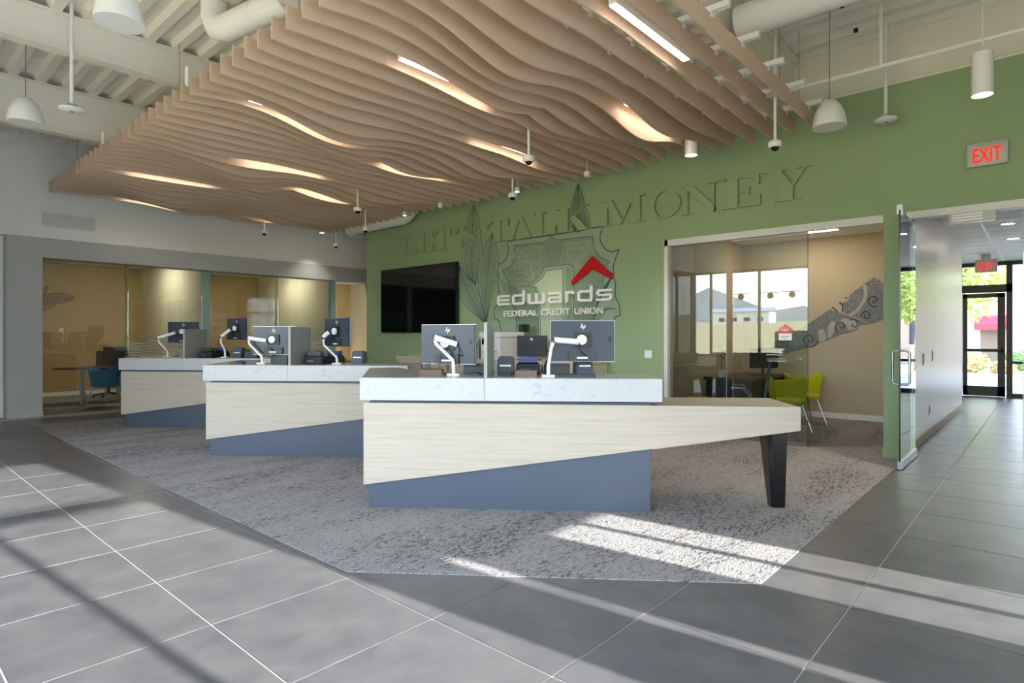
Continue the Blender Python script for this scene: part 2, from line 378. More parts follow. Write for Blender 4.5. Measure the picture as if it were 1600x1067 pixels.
# offices behind the portal
struct('wall_office_back', MB().box(1.0, 11.6, 17.45, 17.6, 0, 3.2), mustard_m)
for n, xo in enumerate((5.20, 8.27, 11.40)):
    struct('wall_office_partition_%d' % (n + 1), MB().box(xo, xo + .10, YB + .34, 17.45, 0, 3.2), cream_m)
struct('wall_office_side', MB().box(1.9, 2.0, YB + .3, 17.45, 0, 3.2), mustard_m)
struct('ceiling_office', MB().box(1.9, 11.6, YB + .18, 17.6, 3.14, 3.3), white_m)
struct('baseboard_office', MB().box(2.0, 11.4, 17.43, 17.45, 0, .10), white_m)
# ---- room behind the green wall
struct('wall_office_left', MB().box(XG + .2, 11.55, 4.32, 4.45, 0, 3.2), tan_m)
struct('wall_office_mural', MB().box(11.40, 11.55, 1.40, 4.4, 0, 3.2), tan_m)
struct('wall_corridor', MB().box(XG + .2, 14.57, 1.27, 1.40, 0, 3.25), corrwall_m)
struct('ceiling_glass_office', MB().box(XG + .2, 11.5, 1.40, 4.4, 3.13, 3.2), white_m)
struct('ceiling_corridor', MB().box(XG + .2, 18.2, -2.4, 1.27, 3.15, 3.22).box(14.4, 18.2, 1.27, 3.2, 3.15, 3.22), white_m)
struct('wall_corridor_right', MB().box(XG + .2, 18.2, -2.5, -2.35, 0, 3.25), cream_m)
struct('wall_vestibule', MB().box(14.45, 18.2, 3.1, 3.2, 0, 3.25).box(14.45, 14.57, 1.40, 3.1, 0, 3.25), cream_m)
struct('baseboard_corridor', MB().box(XG + .2, 14.575, 1.255, 1.27, 0, .10), tan_m)
struct('baseboard_office_mural', MB().box(11.388, 11.40, 1.40, 4.32, 0, .10), white_m)
struct('wall_passage', MB().box(9.9, 10.0, 4.45, 13.2, 0, ZD).box(XG + .2, 10.0, 4.45, 4.5, 3.2, ZD), white_m)
struct('ceiling_void', MB().box(XG + .2, 13.2, 4.4, YB + .2, ZD, ZD + .2), deck_m)
# corridor ceiling panel joints and plain pale trim strip
cj = bpy.data.objects['ceiling_corridor']
MB().box(XG + .3, 17.9, .772, .797, 3.143, 3.152).build('panel_trim', frame_m, cj)
for xx in [9.0 + .62 * k for k in range(15)]:
    MB().box(xx, xx + .012, -2.3, 1.26, 3.147, 3.1505).build('panel_joint', frame_m, cj)

# ---- window walls behind the camera (sun comes through the first, the field shows through the second)
def window(name, plane, axis, a0, a1, z0, z1, mull, trans, pane=True):
    m = MB(); d0, d1 = plane - .05, plane + .05
    def bx(p0, p1, q0, q1, e0=d0, e1=d1, tgt=m):
        tgt.box(p0, p1, e0, e1, q0, q1) if axis == 'x' else tgt.box(e0, e1, p0, p1, q0, q1)
    for a in [a0 + .025, a1 - .025] + mull: bx(a - .03, a + .03, z0, z1)
    for z in [z0 + .03, z1 - .03] + trans: bx(a0, a1, z - .045, z + .045)
    o = struct(name, m, bronze_m)
    xs = sorted([a0] + mull + [a1]); zs = sorted([z0] + trans + [z1])
    if pane:
        for i in range(len(xs) - 1):
            for k in range(len(zs) - 1):
                g = MB(); bx(xs[i], xs[i + 1], zs[k], zs[k + 1], plane - .004, plane + .004, g); g.build('pane', wglass_m, o)
    return o
window('window_1', YW, 'x', XW + .1, 2.60, 0.0, 3.40, [-1.5, 0.0, 1.5], [2.58])
struct('added_sun_slit', MB().box(3.04, 3.14, YW - .004, YW + .004, 0, 1.66), wglass_m)  # unseen slit, added to throw the thin sun strip on the floor
window('added_sun_opening', YW, 'x', 3.79, 4.61, 0.0, 1.66, [4.215], [])  # unseen low opening, added to shape the sun band on the floor
mb = MB(); mb.box(XW - .2, 8.3, YW - .1, YW + .1, 3.40, ZD + .1); mb.box(2.60, 3.04, YW - .1, YW + .1, 0, 3.4); mb.box(3.05, 4.61, YW - .1, YW + .1, 1.66, 3.4)  # solid part over the low openings is shaped to stop the sun band
mb.box(3.14, 3.79, YW - .1, YW + .1, 0, 1.66); mb.box(4.61, 8.3, YW - .1, YW + .1, 0, 3.4)
struct('wall_front', mb, white_m)
window('window_4', XW, 'y', YW + .1, 9.0, 0.75, 3.55, [-.9, .65, 2.2, 3.75, 5.3, 6.85, 8.4], [])
mb = MB(); mb.box(XW - .1, XW + .1, YW, 9.0, 3.55, ZD + .1); mb.box(XW - .1, XW + .1, YW, 9.0, 0, .75); mb.box(-1.3, -1.2, 9.0, YB + .4, 0, ZD + .1); mb.box(XW, -1.2, 8.95, 9.1, 3.55, ZD + .1); mb.box(XW, -1.2, 8.95, 9.1, 0, .75)
struct('wall_window_side', mb, white_m)
window('window_5', 9.02, 'x', XW + .1, -1.3, 0.75, 3.55, [], [])

# ---- white frame of the glass office front and of the corridor opening
mb = MB(); mb.box(XG - .012, XG + .14, 2.29, 4.22, 2.733, 2.822); mb.box(XG - .012, XG + .05, 1.44, 2.29, 2.733, 2.822); mb.box(XG - .012, XG + .14, 4.17, 4.225, 0, 2.822)
struct('trim_3', mb, frame_m)
mb = MB(); mb.box(XG - .012, XG + .14, YW + 1.2, 1.21, 2.745, 2.822)
struct('trim_4', mb, frame_m)

# ---- glass front of the office: fixed pane and sliding door, edges at x=1250/1262 in the picture
gf = thing('glass_wall_panel', 'tall clear fixed glass pane of the office beside the green wall', 'glass wall', (XG + .08, 2.9, 0))
y_end = on_x(1250, 500, XG + .08)[1] - 2.9
y_m1 = on_x(1135, 500, XG + .08)[1] - 2.9
MB().box(-.005, .005, y_m1, 4.17 - 2.9, 0.003, 2.735).build('pane', glass_m, gf)
MB().box(-.0055, .0055, y_m1 - .004, y_m1, 0.003, 2.735).build('pane_edge', edge_m, gf)
sd_ = thing('sliding_glass_door', 'sliding clear glass door with round pull and red 104 plaque', 'door', (XG + .12, 2.9, 0))
y_m2 = on_x(1145, 500, XG + .12)[1] - 2.9; y_e2 = on_x(1262, 500, XG + .12)[1] - 2.9
MB().box(-.005, .005, y_e2, y_m2, 0.02, 2.74).build('pane', glass_m, sd_)
MB().box(-.006, .006, y_e2 - .004, y_e2, 0.02, 2.74).build('pane_edge', blackedge_m, sd_)
MB().box(-.012, .012, y_e2, y_m2, 0.008, .05).build('bottom_rail', steel_m, sd_)
MB().box(-.012, .012, y_e2, y_m2, 2.72, 2.745).build('top_track', frame_m, sd_)
kp = on_x(1248, 562, XG + .12)
k = MB(); k.tube([(-.03, kp[1] - 2.9, kp[2]), (.03, kp[1] - 2.9, kp[2])], .028, 20); k.build('pull_knob', chrome_m, sd_, smooth=True)
# red house-shaped 104 plaque
pl = thing('room_plaque', 'small red house-shaped 104 plaque stuck on the glass door', 'sign', (XG + .108, on_x(1227, 520, XG + .108)[1], 1.42))
fn = lambda p, d: (d, -p[0], p[1])
MB().prism([(-.085, .03), (.085, .03), (.085, .085), (0, .15), (-.085, .085)], fn, -.003, 0).build('red_roof', red_m, pl)
MB().prism([(-.08, -.06), (.08, -.06), (.08, .028), (-.08, .028)], fn, -.002, 0).build('white_strip', signwhite_m, pl)
tm = fit_text('104', .075, .035, .0008, .005); tm.v = [(-.004 - p[2], .037 - p[0], .055 + p[1]) for p in tm.v]; tm.build('numerals', signwhite_m, pl)
for k in range(2):
    MB().box(-.0035, -.002, -.06 + .03 * k, .06, -.01 - .022 * k, -.004 - .022 * k).build('text_line', navy_m, pl)

# ---- glass corridor doors
dl = thing('glass_door', 'open frameless glass corridor door with steel D pull and rail', 'door', (8.42, 1.175, 0))
MB().box(-.97, 0, -.006, .006, .085, 2.742).build('pane', glass_m, dl)
MB().box(-.976, -.97, -.007, .007, .085, 2.742).build('pane_edge', blackedge_m, dl)
MB().box(-.97, 0, -.022, .022, .008, .10).build('bottom_rail', steel_m, dl, bevel=.004)
for sgn in (-1, 1):
    MB().tube([(-.90, .006 * sgn, .90), (-.90, .055 * sgn, .90), (-.90, .078 * sgn, .925), (-.90, .078 * sgn, 1.235), (-.90, .055 * sgn, 1.26), (-.90, .006 * sgn, 1.26)], .013, 12).build('pull_handle', steel_m, dl, smooth=True)
MB().box(-.97, -.86, -.03, .03, 2.70, 2.80).build('patch_fitting', steel_m, dl, bevel=.004)
MB().box(-.14, .0, -.02, .02, 2.68, 2.79).build('pivot_block', steel_m, dl, bevel=.004)
dl2 = thing('glass_door', 'closed frameless glass corridor leaf beside the open door', 'door', (XG + .1, .20, 0))
MB().box(-.006, .006, -1.45, 0, .085, 2.74).build('pane', glass_m, dl2)
MB().box(-.007, .007, 0, .006, .085, 2.74).build('pane_edge', edge_m, dl2)
MB().box(-.022, .022, -1.45, 0, .008, .10).build('bottom_rail', steel_m, dl2)
cl = thing('door_closer', 'steel door closer under the corridor header with white louvres', 'door closer', (XG + .02, .62, 2.637))
MB().box(-.03, .03, -.20, .20, 0, .11).build('body', exitbox_m, cl, bevel=.006)
for k in range(3): MB().box(-.036, -.029, -.09, .17, .02 + .03 * k, .035 + .03 * k).build('louvre', signwhite_m, cl)

# ---- storefront door at the end of the corridor
XD = 18.0
ds = MB()
for (y0, y1, z0, z1) in ((1.56, 1.66, 0, 3.1), (.63, .74, 0, 3.1), (.63, 1.66, 2.44, 2.62), (-2.35, 3.1, 3.06, 3.15), (-2.35, .63, 0, .10), (-2.35, .63, .78, .84), (-1.0, -.92, 0, 3.1), (1.66, 3.1, 0, .1)):
    ds.box(XD - .05, XD + .05, y0, y1, z0, z1)
d1 = struct('door_1', ds, bronze_m)
lf = MB(); lf.box(XD - .04, XD + .01, .76, .90, .01, 2.42); lf.box(XD - .04, XD + .01, 1.46, 1.55, .01, 2.42); lf.box(XD - .04, XD + .01, .76, 1.55, .01, .24); lf.box(XD - .04, XD + .01, .76, 1.55, 2.32, 2.42)
lf.build('leaf', bronze_m, d1)
cb = MB(); cb.box(XD - .13, XD - .09, .78, 1.54, 1.05, 1.12); cb.box(XD - .13, XD - .03, .76, .84, 1.0, 1.17); cb.build('crash_bar', black_m, d1)
for (y0, y1, z0, z1) in ((.90, 1.46, .24, 2.32), (.74, 1.56, 2.62, 3.06), (-.92, .63, .10, .78), (-.92, .63, .84, 3.06), (1.66, 3.1, .1, 3.06)):
    MB().box(XD - .005, XD + .005, y0, y1, z0, z1).build('pane', wglass_m, d1)
# ================================================================ CEILING BAFFLE (44 wavy felt slats)
XL, XR, ZTOP = 2.34, 7.65, EYE + 2.60
NS, Y_FIRST, PITCH, TH = 44, 2.04, 0.2423, 0.016
COEF = [0.1886, 0.0245, -0.0514, 0.0001, 0.0117, 0.0008, -0.0086, 0.0003, -0.021, 0.0182, 0.0412, 0.0065, -0.0018, 0.0059, 0.0016, -0.0087, 0.0191, -0.0036, -0.0112, -0.0073, -0.0023, -0.0001, 0.0007, -0.0048, -0.0023, 0.0066, 0.0038, 0.0019, 0.001]
def slat_depth(i, s):            # s runs 0..2 over the two mirrored panels of a slat; the wave repeats every 11 slats
    u = s if s <= 1 else 2 - s; ph = 2 * math.pi * (i % 11) / 11; d = COEF[0]; n = 1
    for k in range(1, 5):
        sk = math.sin(k * math.pi * u)
        for m in range(4):
            d += COEF[n] * sk * math.cos(m * ph); n += 1
            if m: d += COEF[n] * sk * math.sin(m * ph); n += 1
    return d
baffle = thing('ceiling_baffle', 'wavy tan felt slat baffle hung below the white roof deck', 'ceiling baffle', (XL, Y_FIRST, ZTOP))
N = 72
for i in range(NS):
    mb = MB(); top = []; bot = []
    for k in range(N + 1):
        s = 2 * k / N; x = (XR - XL) * s / 2; top.append((x, 0)); bot.append((x, -slat_depth(i, s)))
    vs = []; fs = []
    for y in (-TH / 2, TH / 2):
        vs += [(p[0], y, p[1]) for p in top] + [(p[0], y, p[1]) for p in bot]
    n = N + 1
    for k in range(N):
        fs += [(k, k + 1, n + k + 1, n + k), (2*n + k + 1, 2*n + k, 3*n + k, 3*n + k + 1), (n + k, n + k + 1, 3*n + k + 1, 3*n + k), (k + 1, k, 2*n + k, 2*n + k + 1)]
    fs += [(0, n, 3*n, 2*n), (N, 2*n + N, 3*n + N, n + N)]
    o = mb.add(vs, fs).build('slat', felt_m, baffle); o.location = (0, PITCH * i, 0)
for k in range(8):
    x = 7.33 - .66 * k - XL
    m = MB(); m.box(x - .025, x + .025, -.15, PITCH * NS + .05, .0, .01); m.box(x - .025, x - .021, -.15, PITCH * NS + .05, -.04, .0); m.box(x + .021, x + .025, -.15, PITCH * NS + .05, -.04, .0); m.box(x - .025, x + .025, -.154, -.15, -.04, .01)
    m.v = [(p[0], p[1], p[2] + .05) for p in m.v]
    m.build('rail', white_pl, baffle)
    for j, yy in enumerate((.1, 2.9, 5.7, 8.5, 10.3)):
        if k == 2 and j == 0: continue
        MB().tube([(x, yy, .06), (x, yy, ZD - ZTOP)], .0035, 6).build('cable', steel_m, baffle)
    for i in (0, 1, 2, 3, 4, 5):
        MB().box(x - .022, x + .022, PITCH * i - .02, PITCH * i + .02, -.03, .012).build('clip', white_pl, baffle)
for (sx, yy) in ((XL - .02, 4.6), (XL - .02, 7.55), (XL - .02, 10.2)):
    MB().tube([(.06, yy, -.02), (.06, yy, .18)], .022, 10).build('hanger_sleeve', white_pl, baffle)

# LED lines tucked between the slats
def led(slat, x0, ln=1.22):
    y = Y_FIRST + PITCH * slat; z = 3.855 if slat < 2 else 3.895
    lab = 'fully exposed bright linear LED bar between the straight end slats' if slat < 2 else 'slim linear LED lamp mostly hidden between two wavy felt slats'
    t = thing('led_strip', lab, 'lamp', (x0, y, z), group='linear LED lamps between the felt slats')
    MB().box(0, ln, -.032, .032, .006, .075).build('housing', white_pl, t)
    MB().box(.01, ln - .01, -.028, .028, 0, .006).build('lens', led_m, t)
for a in ((1.5, 3.80), (9.5, 3.355), (17.5, 2.88), (33.5, 2.90), (42.5, 3.40), (25.5, 3.72), (20.5, 5.15), (29.5, 5.02), (40.5, 5.80), (5.5, 5.60), (13.5, 5.30)):
    led(*a)

# ---- dome cameras on rods
CAMS = [(826, 258, 'white dome camera on a rod above the word TALK, over another camera'), (1211, 236, 'white dome camera on a rod at the slat corner above the Y of MONEY'), (801, 313, 'white dome camera on a rod just above the letters T and A of TALK'), (559, 334, 'white dome camera before the lit slats near the bent white duct'), (571, 364, 'white dome camera on a rod in front of the bent white duct'), (413, 368, 'white dome camera below the far slat above the grey portal'), (525, 388, 'small white dome camera hung at the far slat corner above the grey portal')]
cg = None; cams = []
for px, py, lab in CAMS:
    p = on_z(px, py, 3.44); kk = (Y_FIRST + PITCH * (math.floor((p.y - Y_FIRST) / PITCH) + .5)) / p.y; p = Vector((p.x * kk, p.y * kk, EYE + (p.z - EYE) * kk))
    if cg is None:
        cg = thing('security_camera', lab, 'camera', p, group='dome cameras under the felt baffle')
        MB().lathe([(.0, .125), (.025, .122), (.03, .11), (.066, .10), (.071, .085), (.068, .05), (.058, .038), (.0, .038)], 24).build('housing', white_pl, cg, smooth=True)
        MB().lathe([(.0, 0.0), (.02, .004), (.036, .018), (.043, .038)], 20).build('dome', legblack_m, cg, smooth=True)
    else:
        c = copy_tree(cg); c.location = p; c['label'] = lab; cams.append(c)

for c in [cg] + cams:
    MB().tube([(0, 0, .12), (0, 0, hang_z(c.location.x, c.location.y) - c.location.z)], .015, 10).build('rod', white_pl, c, smooth=True)

# ---- bell pendants, discs on rods, cylinder lamps
def bell(px, py, z, label):
    p = on_z(px, py, z); t = thing('bell_pendant', label, 'lamp', p)
    MB().lathe([(.170, 0), (.165, .06), (.145, .15), (.11, .23), (.06, .285), (.018, .30)], 32).build('shade', white_pl, t, smooth=True)
    MB().lathe([(0, .012), (.160, .010), (.160, .004), (0, .004)], 32).build('diffuser', frame_m, t)
    MB().tube([(0, 0, .295), (0, 0, hang_z(p.x, p.y) - z)], .005, 8).build('cord', steel_m, t)
bell(40, 193, 3.8, 'white bell pendant hanging in front of the white wall beams')
bell(186, 37, 3.8, 'white bell pendant hanging under the ribbed roof deck')
bell(1296, 199, 3.68, 'white bell pendant hanging against the green wall')
def disc(px, py, label):
    p = on_z(px, py, 3.8); t = thing('wifi_access_point', label, 'access point', p)
    MB().lathe([(0, 0), (.09, .004), (.118, .02), (.115, .035), (.07, .048), (0, .05)], 28).build('puck', white_pl, t, smooth=True)
    MB().tube([(0, 0, .05), (0, 0, hang_z(p.x, p.y) - 3.8)], .018, 10).build('rod', white_pl, t, smooth=True)
    MB().box(-.045, .045, -.03, .03, .048, .085).build('bracket', silver_m, t)
    MB().box(-.012, .012, -.02, .0, -.003, .002).build('indicator', black_m, t)
disc(112, 175, 'round white access point on a rod before the white wall')
disc(1384, 191, 'round white access point on a rod against the green wall')
def cyl(px, py, z, r, h, label, cord=True, watts=60, group=None):
    p = on_z(px, py, z)
    if XL < p.x < XR and Y_FIRST < p.y < Y_FIRST + PITCH * (NS - 1):      # hang midway between two slats, along the same sight line
        kk = (Y_FIRST + PITCH * (math.floor((p.y - Y_FIRST) / PITCH) + .5)) / p.y; p = Vector((p.x * kk, p.y * kk, EYE + (p.z - EYE) * kk)); z = p.z
    t = thing('cylinder_lamp', label, 'lamp', p, group=group)
    MB().lathe([(r * .86, .012), (r, 0), (r, h), (0, h)], 28).build('can', white_pl, t, smooth=True)
    MB().lathe([(0, .012), (r * .86, .012)], 28).build('lens', lens_m if watts else frame_m, t)
    MB().tube([(0, 0, h), (0, 0, hang_z(p.x, p.y) - z)], .005, 8).build('cord', white_pl, t)
    if not watts: return
    ld = bpy.data.lights.new('bulb', 'SPOT'); ld.energy = watts; ld.spot_size = R(95); ld.spot_blend = .8; ld.color = (1, .9, .74); ld.shadow_soft_size = .05
    lo = bpy.data.objects.new('bulb', ld); COL.objects.link(lo); lo.location = p + Vector((0, 0, -.01))
cyl(1535, 149, 3.60, .082, .38, 'lit white cylinder lamp on a cord near the exit sign', watts=120)
cyl(1080, 243, 3.70, .075, .22, 'lit white cylinder lamp under the felt slats above the lettering', watts=120)
for px, py, lit, lab in ((808, 300, 1, 'small lit can lamp at a slat end beside the camera above TALK'), (632, 337, 1, 'small lit can lamp at a slat end before the white duct elbow'),
                         (917, 276, 0, 'small unlit white can lamp at a slat end above the K of TALK'), (688, 324, 0, 'small unlit white can lamp at a slat end left of the tall leaf tip')):
    cyl(px, py, 3.70, .04, .07, lab, watts=50 if lit else 0)
cyl(503, 364, 3.83, .06, .15, 'lit can lamp close to the white wall above the grey portal', watts=55)

# ---- ducts and pipes overhead
def duct(name, label, path, r, cat='duct'):
    t = thing(name, label, cat, path[0]); o = Vector(path[0])
    MB().tube([Vector(p) - o for p in path], r, 24).build('shell', white_m, t, smooth=True)
    for i in range(1, len(path) - 1, 3):
        d = (Vector(path[i + 1]) - Vector(path[i])).normalized() * .02
        MB().tube([Vector(path[i]) - o - d, Vector(path[i]) - o + d], r * 1.04, 24, caps=False).build('seam_band', white_m, t, smooth=True)
    return t
duct('round_duct', 'fat round white duct running above the first slats', [(6.03, -2.3, 4.56), (6.03, 0, 4.56), (6.03, 1.6, 4.56), (6.03, 2.33, 4.56)], .16)
duct('round_duct', 'white elbow duct tucked under the roof deck above the slats', [(2.62, 6.52, 4.88), (2.62, 6.51, 4.72), (2.63, 6.45, 4.62), (2.66, 6.30, 4.58), (2.74, 5.8, 4.58), (2.82, 5.34, 4.58)], .13)
arc = [(7.88, 9.86, 4.3), (7.88, 9.88, 4.05), (7.88, 9.93, 3.98), (7.88, 10.02, 3.925), (7.88, 10.15, 3.91), (7.88, 10.9, 3.91), (7.88, 11.7, 3.91), (7.92, 12.05, 3.91), (8.05, 12.25, 3.91), (8.3, 12.35, 3.91), (9.6, 12.4, 3.91)]
duct('round_duct', 'white duct bending along the far end of the green wall', arc, .16)
pp = thing('sprinkler_pipe', 'long thin white sprinkler pipe along the green wall', 'pipe', (7.3, 2.3, 4.25))
MB().tube([(0, -4.7, 0), (0, 0, 0)], .022, 12).build('pipe', white_m, pp, smooth=True)
MB().tube([(0, 0, 0), (0, 3.5, 0)], .019, 12).build('far_pipe', white_m, pp, smooth=True)
for yy in (-.55, .02, -2.2): MB().tube([(0, yy - .03, 0), (0, yy + .03, 0)], .032, 12).build('coupling', white_m, pp, smooth=True)
for yy in (-.98, -3.0): MB().tube([(0, yy, 0), (0, yy, hang_z(7.3, 2.3 + yy) - 4.25)], .02, 10).build('drop_rod', white_m, pp, smooth=True)
lp = thing('coiled_cable', 'loop of thin white cable hanging from the roof deck', 'cable', (7.0, 1.55, 4.72))
MB().tube([(0, .16 * math.cos(a), .16 * math.sin(a)) for a in [2 * math.pi * k / 24 for k in range(23)]], .005, 6).build('loop', white_m, lp)
for (dy, dz) in ((.07, .15), (-.06, -.15)): MB().box(-.012, .012, dy - .02, dy + .02, dz - .02, dz + .02).build('clip', black_m, lp)
# ---- wall vent, exit signs, switch
va = on_y(66, 342, YB)
vt = thing('wall_vent', 'white louvred air vent high on the white wall', 'vent', (va[0], YB, 3.37))
MB().box(-.02, .80, -.012, 0, -.02, 0).box(-.02, .80, -.012, 0, .23, .25).box(-.02, 0, -.012, 0, 0, .23).box(.78, .80, -.012, 0, 0, .23).build('frame', white_pl, vt)
MB().box(0, .78, -.003, -.001, 0, .23).build('backing', frame_m, vt)
for k in range(11):
    z = .008 + .0205 * k
    MB().hexa([(0, -.012, z), (.78, -.012, z), (.78, -.003, z + .012), (0, -.003, z + .012)], [(0, -.012, z + .004), (.78, -.012, z + .004), (.78, -.003, z + .016), (0, -.003, z + .016)]).build('louvre', white_pl, vt)
def exit_sign(loc, fx, label, w=.32, h=.2):
    """fx maps (right, up, out) to a local offset"""
    t = thing('exit_sign', label, 'sign', loc)
    def m(mb): mb.v = [fx(*p) for p in mb.v]; return mb
    m(MB().box(-w/2, w/2, 0, h, -.02, 0)).build('plate', exitbox_m, t)
    m(MB().box(-w/2 - .008, w/2 + .008, h, h + .02, -.03, .012)).build('top_cap', steel_m, t)
    m(MB().box(-w/2 - .008, -w/2, 0, h, -.03, .012).box(w/2, w/2 + .008, 0, h, -.03, .012).box(-w/2, w/2, -.01, 0, -.03, .012)).build('rim', steel_m, t)
    tm = fit_text('EXIT', w * .72, h * .70, .002, .012); tm.v = [(p[0] - w * .36, p[1] + h * .14, p[2] + .005) for p in tm.v]; m(tm).build('lettering', exit_m, t); return t
exit_sign((XG - .03, .49, 3.225), lambda r, u, o: (-o, -r, u), 'red EXIT sign mounted on the green wall', .33, .215)
es = exit_sign((16.2, 1.0, 2.78), lambda r, u, o: (-o, -r, u), 'red EXIT sign hung from the corridor ceiling', .36, .24)
MB().box(-.02, .02, -.08, .08, .255, .37).build('ceiling_mount', steel_m, es)
sw = thing('light_switch', 'white double light switch plate on the green wall', 'switch', (XG, 4.49, 1.085))
MB().box(-.008, 0, -.058, .058, 0, .115).build('plate', white_pl, sw, bevel=.002)
for yy in (-.025, .025): MB().box(-.012, -.008, yy - .016, yy + .016, .025, .09).build('rocker', signwhite_m, sw)
for (xx, zz, hh, lab) in ((9.75, 1.02, .16, 'thin white intercom plate on the corridor wall'), (10.6, 1.05, .16, 'white boxed switch plate on the corridor wall'), (10.3, .30, .13, 'white outlet plate low on the corridor wall')):
    t = thing('wall_plate', lab, 'wall plate', (xx, 1.27, zz)); MB().box(-.04, .04, -.008, 0, 0, hh).build('plate', white_m, t); MB().box(-.018, .018, -.012, -.008, .03, hh - .03).build('insert', white_m, t)
# ================================================================ RAISED LETTERING ON THE GREEN WALL
ZB, ZT_ = 3.145, 3.545
def stroke(pts, ws):             # variable-width polyline as a closed polygon
    L = []; Rr = []
    for i, p in enumerate(pts):
        a = pts[max(i - 1, 0)]; b = pts[min(i + 1, len(pts) - 1)]; dx, dy = b[0] - a[0], b[1] - a[1]; l = math.hypot(dx, dy) or 1
        nx, ny = -dy / l, dx / l; w = ws[i] / 2; L.append((p[0] + nx * w, p[1] + ny * w)); Rr.append((p[0] - nx * w, p[1] - ny * w))
    return L + Rr[::-1]
def rect(x0, x1, y0, y1): return [(x0, y0), (x1, y0), (x1, y1), (x0, y1)]
def ell(cx, cy, rx, ry, a0, a1, n=18): return [(cx + rx * math.cos(R(a0 + (a1 - a0) * k / n)), cy + ry * math.sin(R(a0 + (a1 - a0) * k / n))) for k in range(n + 1)]
h = .028
def serif(c, w, y): return rect(c - w / 2, c + w / 2, y, y + h)
S_pts = [(.86, .72), (.80, .88), (.60, .97), (.38, .965), (.20, .87), (.17, .72), (.30, .60), (.55, .50), (.76, .39), (.83, .25), (.74, .10), (.52, .03), (.30, .04), (.14, .14), (.10, .30)]
S_w = [.03, .035, .04, .05, .09, .14, .19, .22, .19, .14, .09, .05, .04, .035, .03]
GLYPH = {
 'L': [rect(.14, .42, h, 1 - h), serif(.28, .56, 1 - h), rect(0, 1, 0, h), [(.60, h), (1, h), (1, .36), (.965, .36), (.90, .16)]],
 'E': [rect(.14, .42, h, 1 - h), rect(0, .97, 1 - h, 1), rect(0, 1, 0, h), [(.62, h), (1, h), (1, .34), (.965, .34), (.90, .15)], [(.60, 1 - h), (.97, 1 - h), (.97, .70), (.935, .70), (.87, .86)], rect(.42, .68, .485, .515), [(.68, .36), (.72, .36), (.72, .64), (.68, .64), (.60, .5)]],
 'T': [rect(.36, .64, h, 1 - h), rect(0, 1, 1 - h, 1), [(0, 1 - h), (.28, 1 - h), (.10, .86), (.035, .66), (0, .66)], [(1, 1 - h), (.72, 1 - h), (.90, .86), (.965, .66), (1, .66)], serif(.5, .6, 0)],
 "'": [[(.1, 1), (.9, 1), (.95, .85), (.6, .68), (.35, .66), (.55, .78), (.1, .84)]],
 'S': [stroke(S_pts, S_w), [(.80, .72), (.90, .72), (.90, .98), (.86, .98)], [(.05, .30), (.14, .30), (.10, .04), (.05, .04)]],
 'A': [[(.10, h), (.15, h), (.46, .93), (.50, 1), (.44, .95)], [(.40, .97), (.56, 1), (.92, h), (.64, h)], rect(.22, .64, .29, .32), serif(.12, .28, 0), serif(.78, .46, 0)],
 'K': [rect(.12, .36, h, 1 - h), serif(.24, .46, 0), serif(.24, .46, 1 - h), [(.36, .36), (.36, .42), (.80, 1 - h), (.85, 1 - h)], [(.44, .49), (.58, .64), (.97, h), (.68, h)], serif(.82, .38, 0), serif(.80, .34, 1 - h)],
 'M': [rect(.115, .145, h, 1 - h), [(.05, 1), (.25, 1), (.50, .16), (.44, 0), (.40, 0)], [(.44, 0), (.47, 0), (.76, 1), (.72, 1)], rect(.70, .90, h, 1 - h), serif(.13, .24, 0), serif(.80, .40, 0), serif(.88, .24, 1 - h), rect(0, .2, 1 - h, 1)],
 'O': [ell(.5, .5, .5, .5, 90, 270) + ell(.5, .5, .25, .47, 270, 90), ell(.5, .5, .5, .5, -90, 90) + ell(.5, .5, .25, .47, 90, -90)],
 'N': [rect(.14, .175, h, 1 - h), [(.05, 1), (.30, 1), (.86, .20), (.86, 0), (.80, 0), (.10, .94)], rect(.825, .86, 0, 1 - h), serif(.16, .32, 0), serif(.84, .32, 1 - h), rect(0, .2, 1 - h, 1)],
 'Y': [[(.10, 1 - h), (.40, 1 - h), (.64, .46), (.64, .40), (.38, .40), (.38, .46)], rect(.38, .64, h, .42), [(.58, .46), (.64, .42), (.90, 1 - h), (.85, 1 - h)], serif(.51, .56, 0), serif(.24, .5, 1 - h), serif(.85, .32, 1 - h)],
}
SPANS = [('L', 10.42, 9.88), ('E', 9.84, 9.35), ('T', 9.33, 8.83), ("'", 8.74, 8.61), ('S', 8.58, 8.06), ('T', 7.83, 7.28), ('A', 7.26, 6.72), ('L', 6.70, 6.21), ('K', 6.19, 5.54), ('M', 5.30, 4.53), ('O', 4.50, 3.95), ('N', 3.94, 3.37), ('E', 3.34, 2.83), ('Y', 2.80, 2.21)]
let = thing('wall_lettering', 'raised green serif letters reading LETS TALK MONEY on the green wall', 'lettering', (XG, 6.3, ZB))
for ch, y0, y1 in SPANS:
    mb = MB()
    for k, poly in enumerate(GLYPH[ch]):
        mb.prism(poly, lambda p, d: (-d, y0 + (y1 - y0) * p[0] - 6.3, (ZT_ - ZB) * p[1]), .0, .05 - .0006 * k)
    mb.build('letter', letter_m, let)

